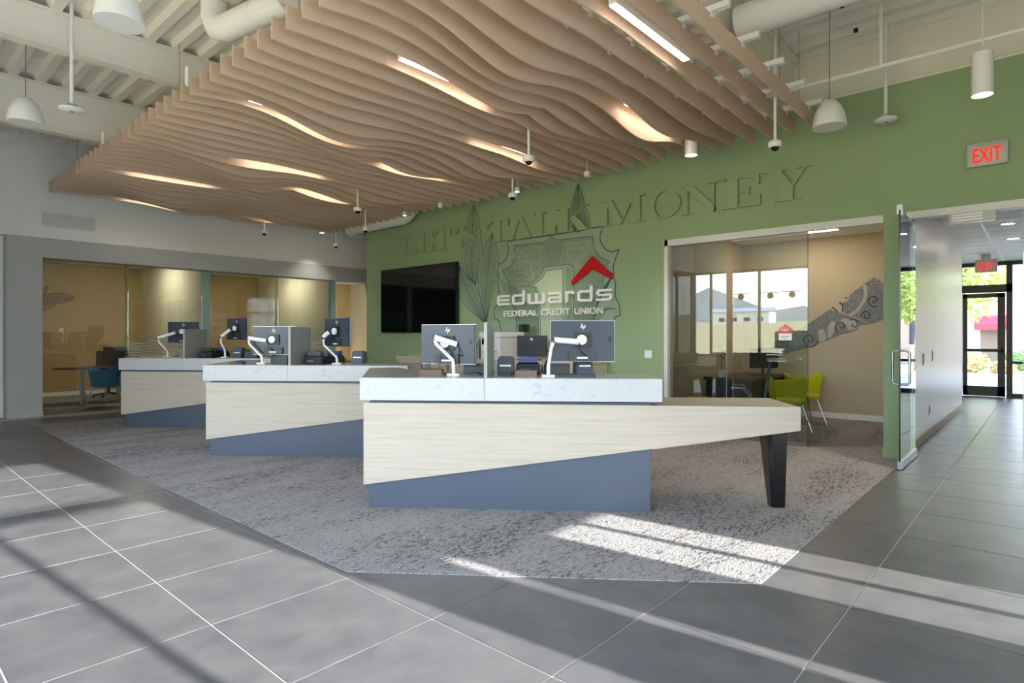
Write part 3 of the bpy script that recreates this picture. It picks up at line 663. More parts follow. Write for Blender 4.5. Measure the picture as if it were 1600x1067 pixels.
# ================================================================ PRINTED MURAL: banknote-like shield, numeral and leaves
mural = thing('wall_mural', 'printed shield, numeral one and leaf engraving on the green wall', 'mural', (XG, 6.6, 1.2))
def crop(x, y, ox, oy, s): return (ox + x * s, oy + y * s)
K4 = lambda pts: [crop(x, y, 760, 340, .1593) for x, y in pts]
K8 = lambda pts: [crop(x, y, 720, 280, .2062) for x, y in pts]
def wallpt(px):
    p = on_x(px[0], px[1], XG); return (p[1] - 6.6, p[2] - 1.2)
def decal(name, pts, mat, off, parent, tri=False):
    q = [wallpt(p) for p in pts]
    return MB().prism(q, lambda p, d: (-d, p[0], p[1]), 0.0005, off).build(name, mat, parent)
def lines(name, polys, mat, w, off, parent, closed=False, conv=wallpt):
    mb = MB()
    for pts in polys:
        q = [conv(p) for p in pts]
        for i in range(len(q) - 1 + (1 if closed else 0)):
            a, b = q[i], q[(i + 1) % len(q)]; l = math.hypot(b[0] - a[0], b[1] - a[1])
            if l < 1e-5: continue
            nx, ny = -(b[1] - a[1]) / l * w / 2, (b[0] - a[0]) / l * w / 2; ex, ey = (b[0] - a[0]) / l * w * .3, (b[1] - a[1]) / l * w * .3
            mb.add([(-off, a[0] + nx - ex, a[1] + ny - ey), (-off, a[0] - nx - ex, a[1] - ny - ey), (-off, b[0] - nx + ex, b[1] - ny + ey), (-off, b[0] + nx + ex, b[1] + ny + ey)], [(0, 1, 2, 3)])
    return mb.build(name, mat, parent)
def smooth(pts, n=6, closed=True):
    out = []; m = len(pts)
    for i in range(m if closed else m - 1):
        p0, p1, p2, p3 = (pts[(i + k - 1) % m] if closed else pts[min(max(i + k - 1, 0), m - 1)] for k in range(4))
        for k in range(n):
            t = k / n
            out.append(tuple(.5 * (2*p1[c] + (p2[c]-p0[c])*t + (2*p0[c]-5*p1[c]+4*p2[c]-p3[c])*t*t + (3*p1[c]-p0[c]-3*p2[c]+p3[c])*t**3) for c in (0, 1)))
    if not closed: out.append(pts[-1])
    return out
shield = K4([(205, 232), (700, 165), (1145, 85), (1125, 130), (1112, 200), (1135, 270), (1180, 320), (1235, 340), (1303, 312), (1268, 400), (1243, 480), (1250, 570), (1268, 660), (1262, 770), (1305, 850), (1312, 960), (1260, 975), (1230, 1100), (1220, 1300), (300, 1320), (160, 1200), (125, 1010), (78, 985), (78, 890), (130, 830), (128, 740), (112, 640), (122, 560), (95, 462), (150, 452), (195, 405), (220, 330)])
decal('shield', shield, mural_fill, .0015, mural); lines('shield_outline', [shield], mural_line, .020, .0022, mural, closed=True)
field = K4([(270, 275), (585, 238), (640, 185), (690, 222), (1045, 180), (1050, 300), (1110, 380), (1205, 432), (1180, 470), (1150, 620), (1100, 760), (1060, 1000), (1050, 1300), (300, 1300), (290, 980), (250, 800), (215, 640), (155, 520), (240, 480), (283, 380)])
decal('inner_field', field, mural_mid, .0026, mural); lines('inner_outline', [field], mural_line, .012, .0032, mural, closed=True)
loops = []
for k in range(30):              # fan of pale engraved loops on both sides of the numeral
    x0 = 300 + 25 * k
    if 560 < x0 < 760:
        continue
    top = 275 - (x0 - 270) * .12 + 20
    sgn = -1 if x0 < 650 else 1
    loops.append(smooth(K4([(x0 - 26, top + 210), (x0 - 18, top + 90), (x0, top + 12), (x0 + 22, top + 90), (x0 + 60, top + 230), (x0 + 110 , top + 330)] if sgn < 0 else [(x0 + 26, top + 210), (x0 + 18, top + 90), (x0, top + 12), (x0 - 22, top + 90), (x0 - 60, top + 230), (x0 - 110, top + 330)]), 5, False))
for k in range(12):
    loops.append(smooth(K4([(300, 340 + 52 * k), (350, 330 + 52 * k), (420, 420 + 40 * k), (470, 560 + 28 * k)]), 5, False))
    loops.append(smooth(K4([(1040, 280 + 36 * k), (1000, 240 + 42 * k), (930, 330 + 38 * k), (870, 470 + 32 * k)]), 5, False))
lines('engraved_loops', loops, mural_light, .009, .0036, mural)['kind'] = 'stuff'
hat = []
for k in range(16): hat.append(K4([(300, 880 + 22 * k), (400, 868 + 24 * k), (500, 880 + 24 * k)])); hat.append(K4([(870, 800 + 26 * k), (960, 740 + 28 * k), (1060, 720 + 30 * k)]))
for k in range(12): hat.append(K4([(130 + 14 * k, 600 + 8 * k), (180 + 12 * k, 720), (210 + 8 * k, 830)])); hat.append(K4([(1240 - 11 * k, 560 + 14 * k), (1190 - 9 * k, 680 + 10 * k), (1110 - 4 * k, 800 + 14 * k)]))
for k in range(8): hat.append(K4([(100 + 24 * k, 930 + 8 * k), (150 + 20 * k, 860), (230 + 14 * k, 1000)])); hat.append(K4([(1290 - 26 * k, 900), (1200 - 22 * k, 880 + 8 * k), (1110 - 14 * k, 1000)]))
lines('hatching', hat, mural_line, .007, .0042, mural)['kind'] = 'stuff'
one = K4([(565, 485), (820, 458), (856, 500), (856, 1300), (515, 1300), (508, 760), (480, 690), (410, 660), (490, 600), (545, 540)])
decal('numeral_block', one, mural_fill, .0046, mural); lines('numeral_outline', [one], mural_line, .011, .0052, mural, closed=True)
one2 = K4([(590, 520), (752, 500), (756, 1290), (535, 1290), (528, 770), (500, 690), (455, 662), (515, 620), (565, 570)])
decal('numeral_face', one2, mural_light, .0050, mural); lines('numeral_face_outline', [one2], mural_line, .010, .0056, mural, closed=True)
decal('numeral_side', K4([(785, 490), (840, 508), (845, 1290), (790, 1290)]), mural_mid, .0050, mural)
def leaf(pts_l, pts_r, base, parent, conv, fill, line, offs, name='leaf', w=.014):
    l = smooth(pts_l, 5, False); r = smooth(pts_r, 5, False); out = l + r[::-1]
    q = [conv(p) for p in out]
    o = MB().prism(q, lambda p, d: (-d, p[0], p[1]), .0005, offs).build(name, fill, parent)
    vein = []
    n = min(len(l), len(r))
    mid = [((l[i][0] + r[i][0]) / 2, (l[i][1] + r[i][1]) / 2) for i in range(n)]
    for i in range(2, n - 1):
        for f in (0, .5):
            a = mid[i] if f == 0 else tuple((mid[i][c] + mid[i - 1][c]) / 2 for c in (0, 1))
            for side in (l, r):
                b = tuple(side[i - 2][c] * .82 + mid[i - 2][c] * .18 + (side[i - 1][c] - side[i - 2][c]) * (0 if f else .5) for c in (0, 1)); vein.append([a, b])
    lines('vein', vein, line, w * .6, offs + .0004, o, conv=conv)['kind'] = 'stuff'; lines('outline', [out], line, w, offs + .0006, o, closed=True, conv=conv); lines('midrib', [mid], line, w * .8, offs + .0005, o, conv=conv)
    return o
leaf(K8([(100, 198), (60, 280), (32, 380), (15, 520), (15, 640), (45, 730), (112, 800)]), K8([(100, 198), (132, 270), (150, 400), (162, 520), (155, 640), (140, 730), (112, 800)]), None, mural, wallpt, mural_fill, mural_line, .0060)
leaf(K8([(240, 405), (190, 500), (150, 600), (133, 720), (142, 860), (165, 960), (195, 1090)]), K8([(240, 405), (268, 500), (285, 620), (275, 720), (240, 850), (218, 960), (195, 1090)]), None, mural, wallpt, mural_fill, mural_line, .0068)
leaf(K8([(-10, 660), (-20, 760), (-8, 860), (35, 950), (100, 1020), (150, 1060), (195, 1100)]), K8([(-10, 660), (50, 730), (100, 790), (140, 870), (160, 960), (180, 1030), (195, 1100)]), None, mural, wallpt, mural_fill, mural_line, .0064)
leaf(K8([(890, 35), (862, 120), (845, 190), (828, 260), (826, 310), (836, 360), (880, 400)]), K8([(890, 35), (925, 120), (940, 190), (962, 260), (975, 320), (970, 370), (880, 400)]), None, mural, wallpt, mural_fill, mural_line, .0060)

# ================================================================ LOGO SIGN
sign = thing('logo_sign', 'white edwards FEDERAL CREDIT UNION sign with red chevron', 'sign', (XG, 6.3, 1.75))
def wl(px, py): p = on_x(px, py, XG); return (p[1] - 6.3, p[2] - 1.75)
chev = [(5.875, 2.335), (5.479, 2.70), (5.105, 2.40), (5.105, 2.30), (5.479, 2.49), (5.875, 2.255)]
MB().prism([(p[0] - 6.3, p[1] - 1.75) for p in chev], lambda p, d: (-d, p[0], p[1]), .015, .05).build('chevron', red_m, sign, bevel=.004)
# wide squarish lower-case letters drawn with strokes (unit: x-height 1)
WID = .17
def bar(x0, x1, y0, y1): return rect(x0, x1, y0, y1)
EDW = {
 'e': [bar(.12, 1.15, .78, 1), bar(0, .21, .12, .88), bar(.12, 1.15, 0, .22), bar(.17, 1.15, .40, .60), ],
 'd': [bar(.12, 1.0, .78, 1), bar(0, .21, .12, .88), bar(.12, 1.15, 0, .22), bar(.94, 1.15, 0, 1.38)],
 'w': [bar(0, .21, .12, 1), bar(.12, 1.45, 0, .22), bar(.645, .855, .1, 1), bar(1.29, 1.5, .1, 1)],
 'a': [bar(0, 1.03, .78, 1), bar(.94, 1.15, 0, .88), bar(.12, 1.0, 0, .22), bar(.12, 1.0, .41, .60), bar(0, .21, .1, .5)],
 'r': [bar(0, .21, 0, .9), bar(.0, .62, .78, 1), bar(.55, .70, .72, .94)],
 's': [bar(.12, 1.15, .78, 1), bar(0, .21, .52, .9), bar(.1, 1.08, .40, .60), bar(.94, 1.15, .1, .5), bar(0, 1.05, 0, .22)],
}
adv = {'e': 1.15, 'd': 1.15, 'w': 1.5, 'a': 1.15, 'r': .70, 's': 1.15}
tot = sum(adv[c] for c in 'edwards') + 6 * .26; sc = (7.56 - 5.095) / tot; x = 0
for ch in 'edwards':
    mb = MB()
    for k, poly in enumerate(EDW[ch]):
        mb.prism(poly, lambda p, d: (-d, 7.56 - 6.3 - (x + p[0]) * sc, 1.975 - 1.75 + p[1] * .185), .012, .05 - .0005 * k)
    mb.build('letter', signwhite_m, sign); x += adv[ch] + .26
xs = 7.40
for word, y1, y0 in (('FEDERAL', 7.40, 6.61), ('CREDIT', 6.53, 5.91), ('UNION', 5.82, 5.27)):
    tm = fit_text(word, y1 - y0, .105, .018, .008); tm.v = [(-.03 - p[2], y1 - 6.3 - p[0], .02 + p[1]) for p in tm.v]
    tm.build('word', signwhite_m, sign)
# ================================================================ TELEVISION
tv = thing('television', 'very large black wall television on the green wall', 'television', (XG, 9.80, 1.49))
MB().box(-.10, -.03, -1.20, 1.24, 0, 1.38).build('body', black_m, tv, bevel=.006)
MB().box(-.104, -.10, -1.185, 1.225, .018, 1.365).build('screen', screen_m, tv)
MB().box(-.03, 0, -.4, .4, .4, 1.0).build('wall_mount', dark_m, tv)
# ================================================================ TELLER COUNTERS
CANG = math.atan2(-0.78611, 0.61809); DX = Vector((0.61809, -0.78611)); MX = Vector((0.78611, 0.61809))
P1_, P2_, P3_ = Vector((2.913, 4.179)), Vector((2.93, 7.394)), Vector((2.966, 10.721))
def cw(P, s, wv, z=0.0): q = P + DX * s + MX * wv; return Vector((q[0], q[1], z))
QZ = 1.068
def counter(P, label):
    t = thing('teller_counter', label, 'counter', (P[0], P[1], .005), CANG)
    z0 = -.0
    MB().prism([(0, 0), (2.285, 0), (2.285, .60), (0, .60)], lambda p, d: (p[0], p[1], d), 0, .875).build('base', blue_m, t)
    front = MB().prism([(-.038, .192), (3.445, .668), (3.445, .852), (-.038, .862)], lambda p, d: (p[0], d, p[1]), -.032, -.004)
    front.build('front_panel', wood_m, t)
    MB().prism([(2.30, .50), (3.445, .66), (3.445, .845), (2.30, .845)], lambda p, d: (p[0], d, p[1]), -.004, .022).build('panel_backing', wood_m, t)
    MB().box(2.29, 3.448, -.030, .68, .815, .851).build('desk_top', wood_m, t)
    MB().box(3.41, 3.444, .022, .66, .668, .815).build('end_panel', wood_m, t)
    MB().box(.02, 2.33, .0, .58, .868, .885).build('spacer', blue_m, t)
    MB().prism([(-.062, -.052), (.955, -.052), (.955, .0), (-.062, .0)], lambda p, d: (p[0], p[1], d), .886, QZ - .0005).build('apron', quartz_m, t)
    MB().prism([(.958, -.052), (2.372, -.052), (2.372, .0), (.958, .0)], lambda p, d: (p[0], p[1], d), .886, QZ - .0005).build('apron', quartz_m, t)
    MB().box(2.34, 2.372, .0, .66, .886, QZ - .0005).build('apron', quartz_m, t)
    MB().prism([(-.062, -.0), (2.34, -.0), (2.34, .66), (.30, .66), (-.16, 1.62), (-.44, 1.46)], lambda p, d: (p[0], p[1], d), QZ - .03, QZ).build('worktop', quartz_m, t)
    MB().prism([(-.02, .62), (.20, .62), (-.18, 1.50), (-.38, 1.42)], lambda p, d: (p[0], p[1], d), 0, QZ - .03).build('return_cabinet', wood_m, t)
    MB().box(.952, .978, -.02, .60, QZ, 1.52).build('divider', divider_m, t)
    MB().box(.950, .980, .60, .606, QZ, 1.523).build('divider_edge', white_pl, t)
    # folded black leg: two tapering plates meeting at an angle
    lg = MB(); T_, B_ = .68, 0.0
    lg.hexa([(3.305, .20, B_), (3.325, .185, B_), (3.325, .29, B_), (3.305, .29, B_)], [(3.262, .20, T_), (3.30, .165, T_), (3.30, .40, T_), (3.262, .40, T_)])
    lg.hexa([(3.325, .185, B_), (3.41, .19, B_), (3.41, .205, B_), (3.325, .205, B_)], [(3.30, .165, T_), (3.425, .175, T_), (3.425, .195, T_), (3.30, .195, T_)])
    lg.build('leg', legblack_m, t)
    return t
counter(P1_, 'pale oak teller counter whose desk end shows its black leg')
counter(P2_, 'pale oak teller counter standing between the two other counters')
counter(P3_, 'pale oak teller counter standing next to the blue chair office')

# ---- monitors on white arms: the arm path is drawn in a plane parallel to the counter front
def onw(P, x, y, wv):
    u, v = ray(x); q = P + MX * wv; t = (q[0] * MX[0] + q[1] * MX[1]) / (u * MX[0] + v * MX[1]); return Vector((u * t, v * t, EYE + (CY - y) / F_PX * t))
def monitor(P, wv, base, path, disc, ctr, yaw, label, hp=True):
    bp = onw(P, base[0], base[1], wv); bp.z = QZ + .0051
    m = thing('monitor', label, 'monitor', bp, CANG)
    inv = Matrix.Translation(bp) @ Matrix.Rotation(CANG, 4, 'Z'); inv = inv.inverted()
    lp_ = [inv @ onw(P, x, y, wv) for x, y in path]; dp = inv @ onw(P, disc[0], disc[1], wv); cc = inv @ onw(P, ctr[0], ctr[1], wv)
    MB().box(-.055, .055, -.045, .05, 0, .014).build('arm_base', white_pl, m, bevel=.003)
    MB().tube([(0, 0, .01), (lp_[0].x, 0, lp_[0].z)] , .016, 12).build('post', white_pl, m, smooth=True)
    MB().tube([(p.x, .0, p.z) for p in lp_[:-1]], .015, 12).build('lower_arm', white_pl, m, smooth=True)
    a, b = lp_[-2], lp_[-1]
    MB().tube([(a.x, .0, a.z), (a.x * .7 + b.x * .3, .005, a.z * .7 + b.z * .3), (b.x, .03, b.z)], .026, 14).build('upper_arm', white_pl, m, smooth=True)
    MB().tube([(a.x, -.02, a.z - .005), (a.x, .02, a.z - .005)], .02, 12).build('elbow_joint', dark_m, m, smooth=True)
    scr = bpy.data.objects.new('screen_unit', None)
    dpt = .075
    Mx = Matrix.Translation((cc.x, dpt, cc.z)) @ Matrix.Rotation(yaw, 4, 'Z')
    def put(mb, name, mat, par, **k): return mb.xf(Mx).build(name, mat, par, **k)
    W, Hh = .55, .352
    body = put(MB().box(-W/2, W/2, 0, .012, -Hh/2, Hh/2), 'panel', silver_m, m, bevel=.002)
    put(MB().box(-W/2 + .004, W/2 - .004, -.012, 0, -Hh/2 + .004, Hh/2 - .004), 'back_cover', monback_m, body, bevel=.003)
    put(MB().box(-W/2 + .008, W/2 - .008, .012, .0135, -Hh/2 + .012, Hh/2 - .008), 'display', screen_m, body)
    put(MB().box(-.075, .075, -.030, -.012, -.055, .075), 'mount_plate', black_m, body, bevel=.004)
    put(MB().tube([(-.01, -.052, .012), (-.01, -.030, .012)], .042, 24), 'mount_disc', white_pl, body, smooth=True)
    put(MB().box(-.12, .12, -.032, -.012, -Hh/2 + .004, -.085), 'port_cover', dark_m, body, bevel=.004)
    put(MB().box(-.05, .04, -.034, -.032, -.150, -.135), 'service_label', signwhite_m, body)
    put(MB().box(W/2 - .06, W/2 - .03, -.014, -.012, .0, .04), 'lock_slot', black_m, body)
    lg = MB()                      # slanted maker's mark
    for (x0, z0, z1) in ((-.020, -.004, .036), (-.008, -.004, .018), (.004, -.022, .018), (.016, -.004, .018)):
        lg.add([(x0 + z0 * .34, -.0135, z0), (x0 + .005 + z0 * .34, -.0135, z0), (x0 + .005 + z1 * .34, -.0135, z1), (x0 + z1 * .34, -.0135, z1)], [(0, 1, 2, 3)])
    lg.add([(-.016, -.0135, .0135), (-.002, -.0135, .0135), (-.001, -.0135, .018), (-.015, -.0135, .018)], [(0, 1, 2, 3)])
    lg.add([(.009, -.0135, .0135), (.021, -.0135, .0135), (.022, -.0135, .018), (.010, -.0135, .018)], [(0, 1, 2, 3)])
    lg.add([(.006, -.0135, -.004), (.018, -.0135, -.004), (.019, -.0135, .001), (.007, -.0135, .001)], [(0, 1, 2, 3)])
    lg.v = [(p[0], p[1], p[2] + .115) for p in lg.v]; put(lg, 'maker_mark', signwhite_m, body)
    MB().tube([(dp.x - .02, .02, dp.z - .02), (dp.x - .01, -.01, dp.z - .09), (dp.x + .04, .03, dp.z - .13)], .005, 8).build('cable', black_m, m)
    bpy.data.objects.remove(scr)
    return m
monitor(P1_, .34, (709, 586), [(708, 563), (681, 537), (679, 527), (713, 538)], (720, 537), (698, 538), R(-20), 'monitor on white arm above the left end of the leg-ended counter')
monitor(P1_, .22, (857, 586), [(857, 572), (861, 545), (866, 531), (904, 534)], (909, 532), (911, 533), R(2), 'monitor on white arm near the desk end of the leg-ended counter')
monitor(P2_, .34, (410, 566), [(409, 557), (390, 538), (388.5, 528), (414, 532)], (421, 532), (424, 532), R(0), 'monitor beside the grey divider on the middle counter')
monitor(P2_, .34, (527, 566), [(526, 558), (506, 539), (505, 527), (512, 519)], (518, 519), (524, 519), R(-38), 'turned monitor on white arm in front of the mustard office')
monitor(P3_, .68, (262, 556), [(262, 549), (248, 534), (247, 528), (272, 520)], (279, 519), (283, 519), R(0), 'monitor half hidden by the divider on the far counter')
monitor(P3_, .34, (352, 556), [(351, 546), (345, 535), (346, 526), (358, 515)], (365, 514), (367, 514), R(-30), 'turned monitor on white arm on the far counter')

# ---- small equipment on the counters (positions in counter coordinates)
def gadget(P, s, wv, name, label, cat, rz=0.0, group=None):
    return thing(name, label, cat, cw(P, s, wv, QZ + .0051), CANG + rz, group)
def printer(P, s, wv, label, rz=0.0):
    t = gadget(P, s, wv, 'receipt_printer', label, 'printer', rz)
    MB().hexa([(-.075, -.10, 0), (.075, -.10, 0), (.075, .10, 0), (-.075, .10, 0)], [(-.07, -.06, .15), (.07, -.06, .15), (.07, .095, .15), (-.07, .095, .15)]).build('body', slate_m, t, bevel=.008)
    MB().box(-.06, .06, -.02, .02, .15, .158).build('paper_slot', black_m, t); MB().box(-.05, .05, -.085, -.079, .07, .085).build('front_stripe', signwhite_m, t)
def scanner(P, s, wv, label, lid):
    t = gadget(P, s, wv, 'cheque_scanner', label, 'scanner')
    MB().hexa([(-.115, -.08, 0), (.115, -.08, 0), (.115, .08, 0), (-.115, .08, 0)], [(-.10, -.05, .09), (.10, -.05, .09), (.10, .07, .11), (-.10, .07, .11)]).build('body', black_m, t, bevel=.012)
    MB().box(-.095, .095, -.045, .065, .105, .155).build('lid', lid, t, bevel=.018)
    MB().tube([(.09, .02, .06), (.125, .03, .08), (.13, .05, .01)], .006, 8).build('cable', black_m, t)
    MB().box(-.07, .02, -.083, -.07, .03, .055).build('feed_slot', dark_m, t)
def phone(P, s, wv, label, rz=0.0):
    t = gadget(P, s, wv, 'desk_phone', label, 'telephone', rz)
    MB().hexa([(-.11, -.09, 0), (.11, -.09, 0), (.11, .09, 0), (-.11, .09, 0)], [(-.11, -.07, .10), (.11, -.07, .10), (.11, .09, .03), (-.11, .09, .03)]).build('body', dark_m, t, bevel=.008)
    MB().tube([(-.085, -.08, .115), (-.085, .0, .095), (-.085, .08, .06)], .022, 10).build('handset', black_m, t, smooth=True)
def pad(P, s, wv, label, w_=.11, d_=.09, mat=None, h_=.03):
    t = gadget(P, s, wv, 'signature_pad', label, 'card terminal')
    MB().hexa([(-w_/2, -d_/2, 0), (w_/2, -d_/2, 0), (w_/2, d_/2, 0), (-w_/2, d_/2, 0)], [(-w_/2 + .008, -d_/2 + .01, h_ * .6), (w_/2 - .008, -d_/2 + .01, h_ * .6), (w_/2 - .008, d_/2 - .005, h_), (-w_/2 + .008, d_/2 - .005, h_)]).build('body', mat or slate_m, t, bevel=.004)
    for k in range(3): MB().box(-.03 + .02 * k, -.018 + .02 * k, -.02, .02, h_ * .8, h_ * 1.05).build('key', dark_m, t)
def tray(P, s, wv, label, w_, d_, mat, h_=.045):
    t = gadget(P, s, wv, 'document_tray', label, 'tray')
    MB().box(-w_/2, w_/2, -d_/2, d_/2, 0, .008).build('floor', mat, t)
    for k, (a, b, c, d) in enumerate(((-w_/2, w_/2, -d_/2, -d_/2 + .008), (-w_/2, w_/2, d_/2 - .008, d_/2), (-w_/2, -w_/2 + .008, -d_/2, d_/2), (w_/2 - .008, w_/2, -d_/2, d_/2))): MB().box(a, b, c, d, .008, h_).build('rim', mat, t)
def at(P, px, py, wv): q = onw(P, px, py, wv); d_ = Vector((q[0], q[1])) - P; return d_.dot(DX), wv
s, wv = at(P1_, 674, 586, .30)
dk = gadget(P1_, s, wv, 'docking_station', 'flat dark docking station beside the arm base on the leg-ended counter', 'dock')
MB().hexa([(-.11, -.07, 0), (.11, -.07, 0), (.11, .07, 0), (-.11, .07, 0)], [(-.09, -.05, .05), (.10, -.05, .05), (.10, .06, .055), (-.09, .06, .055)]).build('body', brown_m, dk, bevel=.006)
MB().box(-.06, -.02, .02, .05, .055, .10).build('plug', dark_m, dk); MB().tube([(.05, .05, .05), (.07, .05, .12), (.08, .04, .17)], .005, 8).build('cable', black_m, dk)
pad(P1_, *at(P1_, 741, 584, .30), 'small slate card terminal left of the divider on the leg-ended counter')
phone(P1_, at(P1_, 748, 580, .48)[0] - .02, .50, 'dark desk phone behind the card terminal on the leg-ended counter')
pad(P1_, *at(P1_, 789, 586, .25), 'small slate card terminal right of the divider on the leg-ended counter')
printer(P1_, 1.09, .54, 'slate receipt printer close to the divider on the leg-ended counter')
scanner(P1_, 1.29, .50, 'black cheque scanner with violet lid on the leg-ended counter', purple_m)
tray(P1_, *at(P1_, 822, 586, .28), 'flat brown document tray on the leg-ended counter', .19, .12, brown_m)
phone(P1_, 1.545, .53, 'dark desk phone behind the brown tray on the leg-ended counter', R(8))
printer(P1_, 1.78, .54, 'slate receipt printer behind the arm post on the leg-ended counter', R(10))
tray(P1_, *at(P1_, 904, 589, .16), 'low glass-topped tray near the end of the leg-ended counter', .27, .16, dark_m, .02)
scanner(P2_, 1.17, .24, 'black cheque scanner right of the divider on the middle counter', dark_m)
printer(P2_, 1.08, .46, 'slate receipt printer against the divider on the middle counter')
scanner(P2_, 1.29, .56, 'black cheque scanner with violet lid on the middle counter', purple_m)
printer(P2_, 1.62, .52, 'slate receipt printer right of the arm on the middle counter')
pad(P2_, *at(P2_, 375, 566, .3), 'small slate card terminal on the left end of the middle counter')
phone(P2_, .62, .54, 'desk phone behind the divider on the middle counter')
scanner(P3_, 1.16, .30, 'black cheque scanner on the far counter', black_m)
printer(P3_, at(P3_, 372, 556, .42)[0], .46, 'slate receipt printer by the arm on the far counter')
scanner(P3_, 1.22, .56, 'black cheque scanner with violet lid on the far counter', purple_m)
phone(P3_, at(P3_, 385, 556, .42)[0] + .10, .45, 'black desk phone at the right end of the far counter')

# ================================================================ BACK CREDENZA ALONG THE GREEN WALL
cz = thing('credenza', 'long pale oak credenza standing against the green wall', 'cabinet', (7.25, 5.18, .005))
MB().box(.02, .835, .02, 4.32, 0, .985).build('body', wood2_m, cz)
MB().box(0, .838, 0, 4.34, .985, 1.02).build('top', wood2_m, cz)
for k in range(6):
    dr = MB().box(-.0, .02, .03 + .715 * k, .735 + .715 * k, .10, .975).build('door', wood2_m, cz)
    MB().box(-.025, -.0, .66 + .715 * k, .68 + .715 * k, .78, .92).build('pull', steel_m, dr)
ZC = 1.0251
cp_ = on_x(782, 560, 7.55)
mf = thing('office_printer', 'tall white multifunction printer on the oak credenza', 'printer', (7.58, cp_[1], ZC), R(-8))
MB().box(-.26, .26, -.26, .26, 0, .36).build('body', white_pl, mf, bevel=.012)
MB().box(-.28, .28, -.29, .29, .37, .46).build('scanner_lid', white_pl, mf, bevel=.015)
MB().box(-.275, -.255, -.05, .20, .25, .35).build('control_screen', screen_m, mf)
MB().box(-.267, -.26, -.24, .24, .03, .14).build('paper_drawer', frame_m, mf)
MB().box(-.25, .20, -.275, -.262, .05, .30).build('side_vent', frame_m, mf)
MB().tube([(-.27, -.12, .02), (-.29, -.14, .10), (-.275, -.2, .16)], .005, 8).build('cord', black_m, mf)
def back_monitor(px, yw, rz, label):
    y = on_x(px, 545, 7.5)[1]; t = thing('monitor', label, 'monitor', (7.5, y, ZC), rz)
    MB().box(-.09, .09, -.12, .12, 0, .012).build('foot', dark_m, t, bevel=.003); MB().box(.0, .03, -.03, .03, .012, .22).build('neck', dark_m, t)
    b = MB().box(-.03, -.0, -.27, .27, .06, .40).build('back_cover', dark_m, t, bevel=.004)
    MB().box(-.034, -.03, .14, .18, .22, .27).build('lock_slot', black_m, b); MB().box(-.033, -.03, -.02, .02, .32, .36).build('maker_mark', signwhite_m, b)
back_monitor(832, .5, R(12), 'dark monitor standing beside the white printer on the credenza')
back_monitor(885, .5, R(-10), 'dark monitor behind the arm on the oak credenza')
y = on_x(747, 550, 7.5)[1]
bx_ = thing('card_printer', 'small grey card printer left of the white printer on the credenza', 'printer', (7.5, y, ZC), R(-4))
MB().box(-.15, .15, -.17, .17, 0, .19).build('body', silver_m, bx_, bevel=.01); MB().box(-.155, -.15, -.02, .12, .03, .05).build('slot', dark_m, bx_); MB().box(-.155, -.15, -.02, .12, .08, .10).build('slot', dark_m, bx_)
sp = thing('speaker_box', 'small black box on top of the white printer', 'speaker', (7.80, on_x(822, 525, 7.85)[1], ZC + .46), 0)
MB().box(-.07, .07, -.07, .07, 0, .13).build('case', black_m, sp, bevel=.01); MB().box(-.074, -.07, -.05, .05, .02, .11).build('grille', dark_m, sp)
for k, (px, r_, m_) in enumerate(((742, .04, black_m), (750, .035, brown_m))):
    b = thing('jar', ['small black jar on the grey card printer', 'small brown jar on the grey card printer'][k], 'jar', (7.5, on_x(px, 540, 7.5)[1], ZC + .19))
    MB().lathe([(r_, 0), (r_, .08), (r_ * .6, .10), (r_ * .6, .115), (0, .115)], 16).build('body', m_, b, smooth=True); MB().lathe([(r_ * .65, .115), (r_ * .65, .13), (0, .13)], 16).build('lid', dark_m, b)
# ================================================================ OFFICES: GLASS FRONTS, FURNITURE
for n, (x0, x1, lab) in enumerate(((2.40, 3.78, 'left fixed glass pane of the office with the blue chair'), (3.74, 5.16, 'wave-banded glass sliding pane of the blue chair office'), (5.34, 6.85, 'glass front pane of the middle mustard office'), (6.80, 8.22, 'wave-banded glass pane of the middle mustard office'), (8.40, 9.9, 'glass front pane of the far office behind the green wall end'))):
    yo = YB + (.20 if n % 2 == 0 else .225)
    g = thing('glass_wall_panel', lab, 'glass wall', ((x0 + x1) / 2, yo, 0)); hw = (x1 - x0) / 2
    MB().box(-hw, hw, -.005, .005, .003, 2.797).build('pane', glass_m, g)
    MB().box(-hw - .004, -hw, -.0055, .0055, .003, 2.797).build('pane_edge', edge_m, g)
    if n % 2 == 1:
        for k in range(6):
            pts = [(-hw + 2 * hw * i / 40, 1.02 + .055 * k + .025 * math.sin(i * .33 + k * .5)) for i in range(41)]
            poly = stroke(pts, [.018] * 41); m = MB(); m.v = []
            vs = [(p[0], -.0062, p[1]) for p in poly]; q = len(pts)
            m.add(vs, [(i, i + 1, 2*q - 2 - i, 2*q - 1 - i) for i in range(q - 1)]); m.build('wave_film', frost_m, g)
for xo, lab in ((5.17, 'teal-edged glass post between the first two offices'), (8.24, 'teal-edged glass post between the second and third offices')):
    g = thing('glass_fin', lab, 'glass fin', (xo, YB + .26, 0)); MB().box(0, .16, -.012, .012, .003, 2.797).build('pane', glass_m, g); MB().box(.0, .16, -.016, -.012, .003, 2.797).build('pane_edge', edge_m, g)
# ceiling light panels
def panel(x, y, z, sx, sy, mat, label, group=None, name='ceiling_light'):
    t = thing(name, label, 'lamp', (x, y, z), group=group)
    MB().box(-sx/2 - .02, sx/2 + .02, -sy/2 - .02, sy/2 + .02, -.012, 0).build('frame', frame_m, t); MB().box(-sx/2, sx/2, -sy/2, sy/2, -.016, -.012).build('lens', mat, t)
panel(10.62, 3.12, 3.13, .09, 1.2, warmpanel_m, 'slim lit linear ceiling lamp in the mural office')
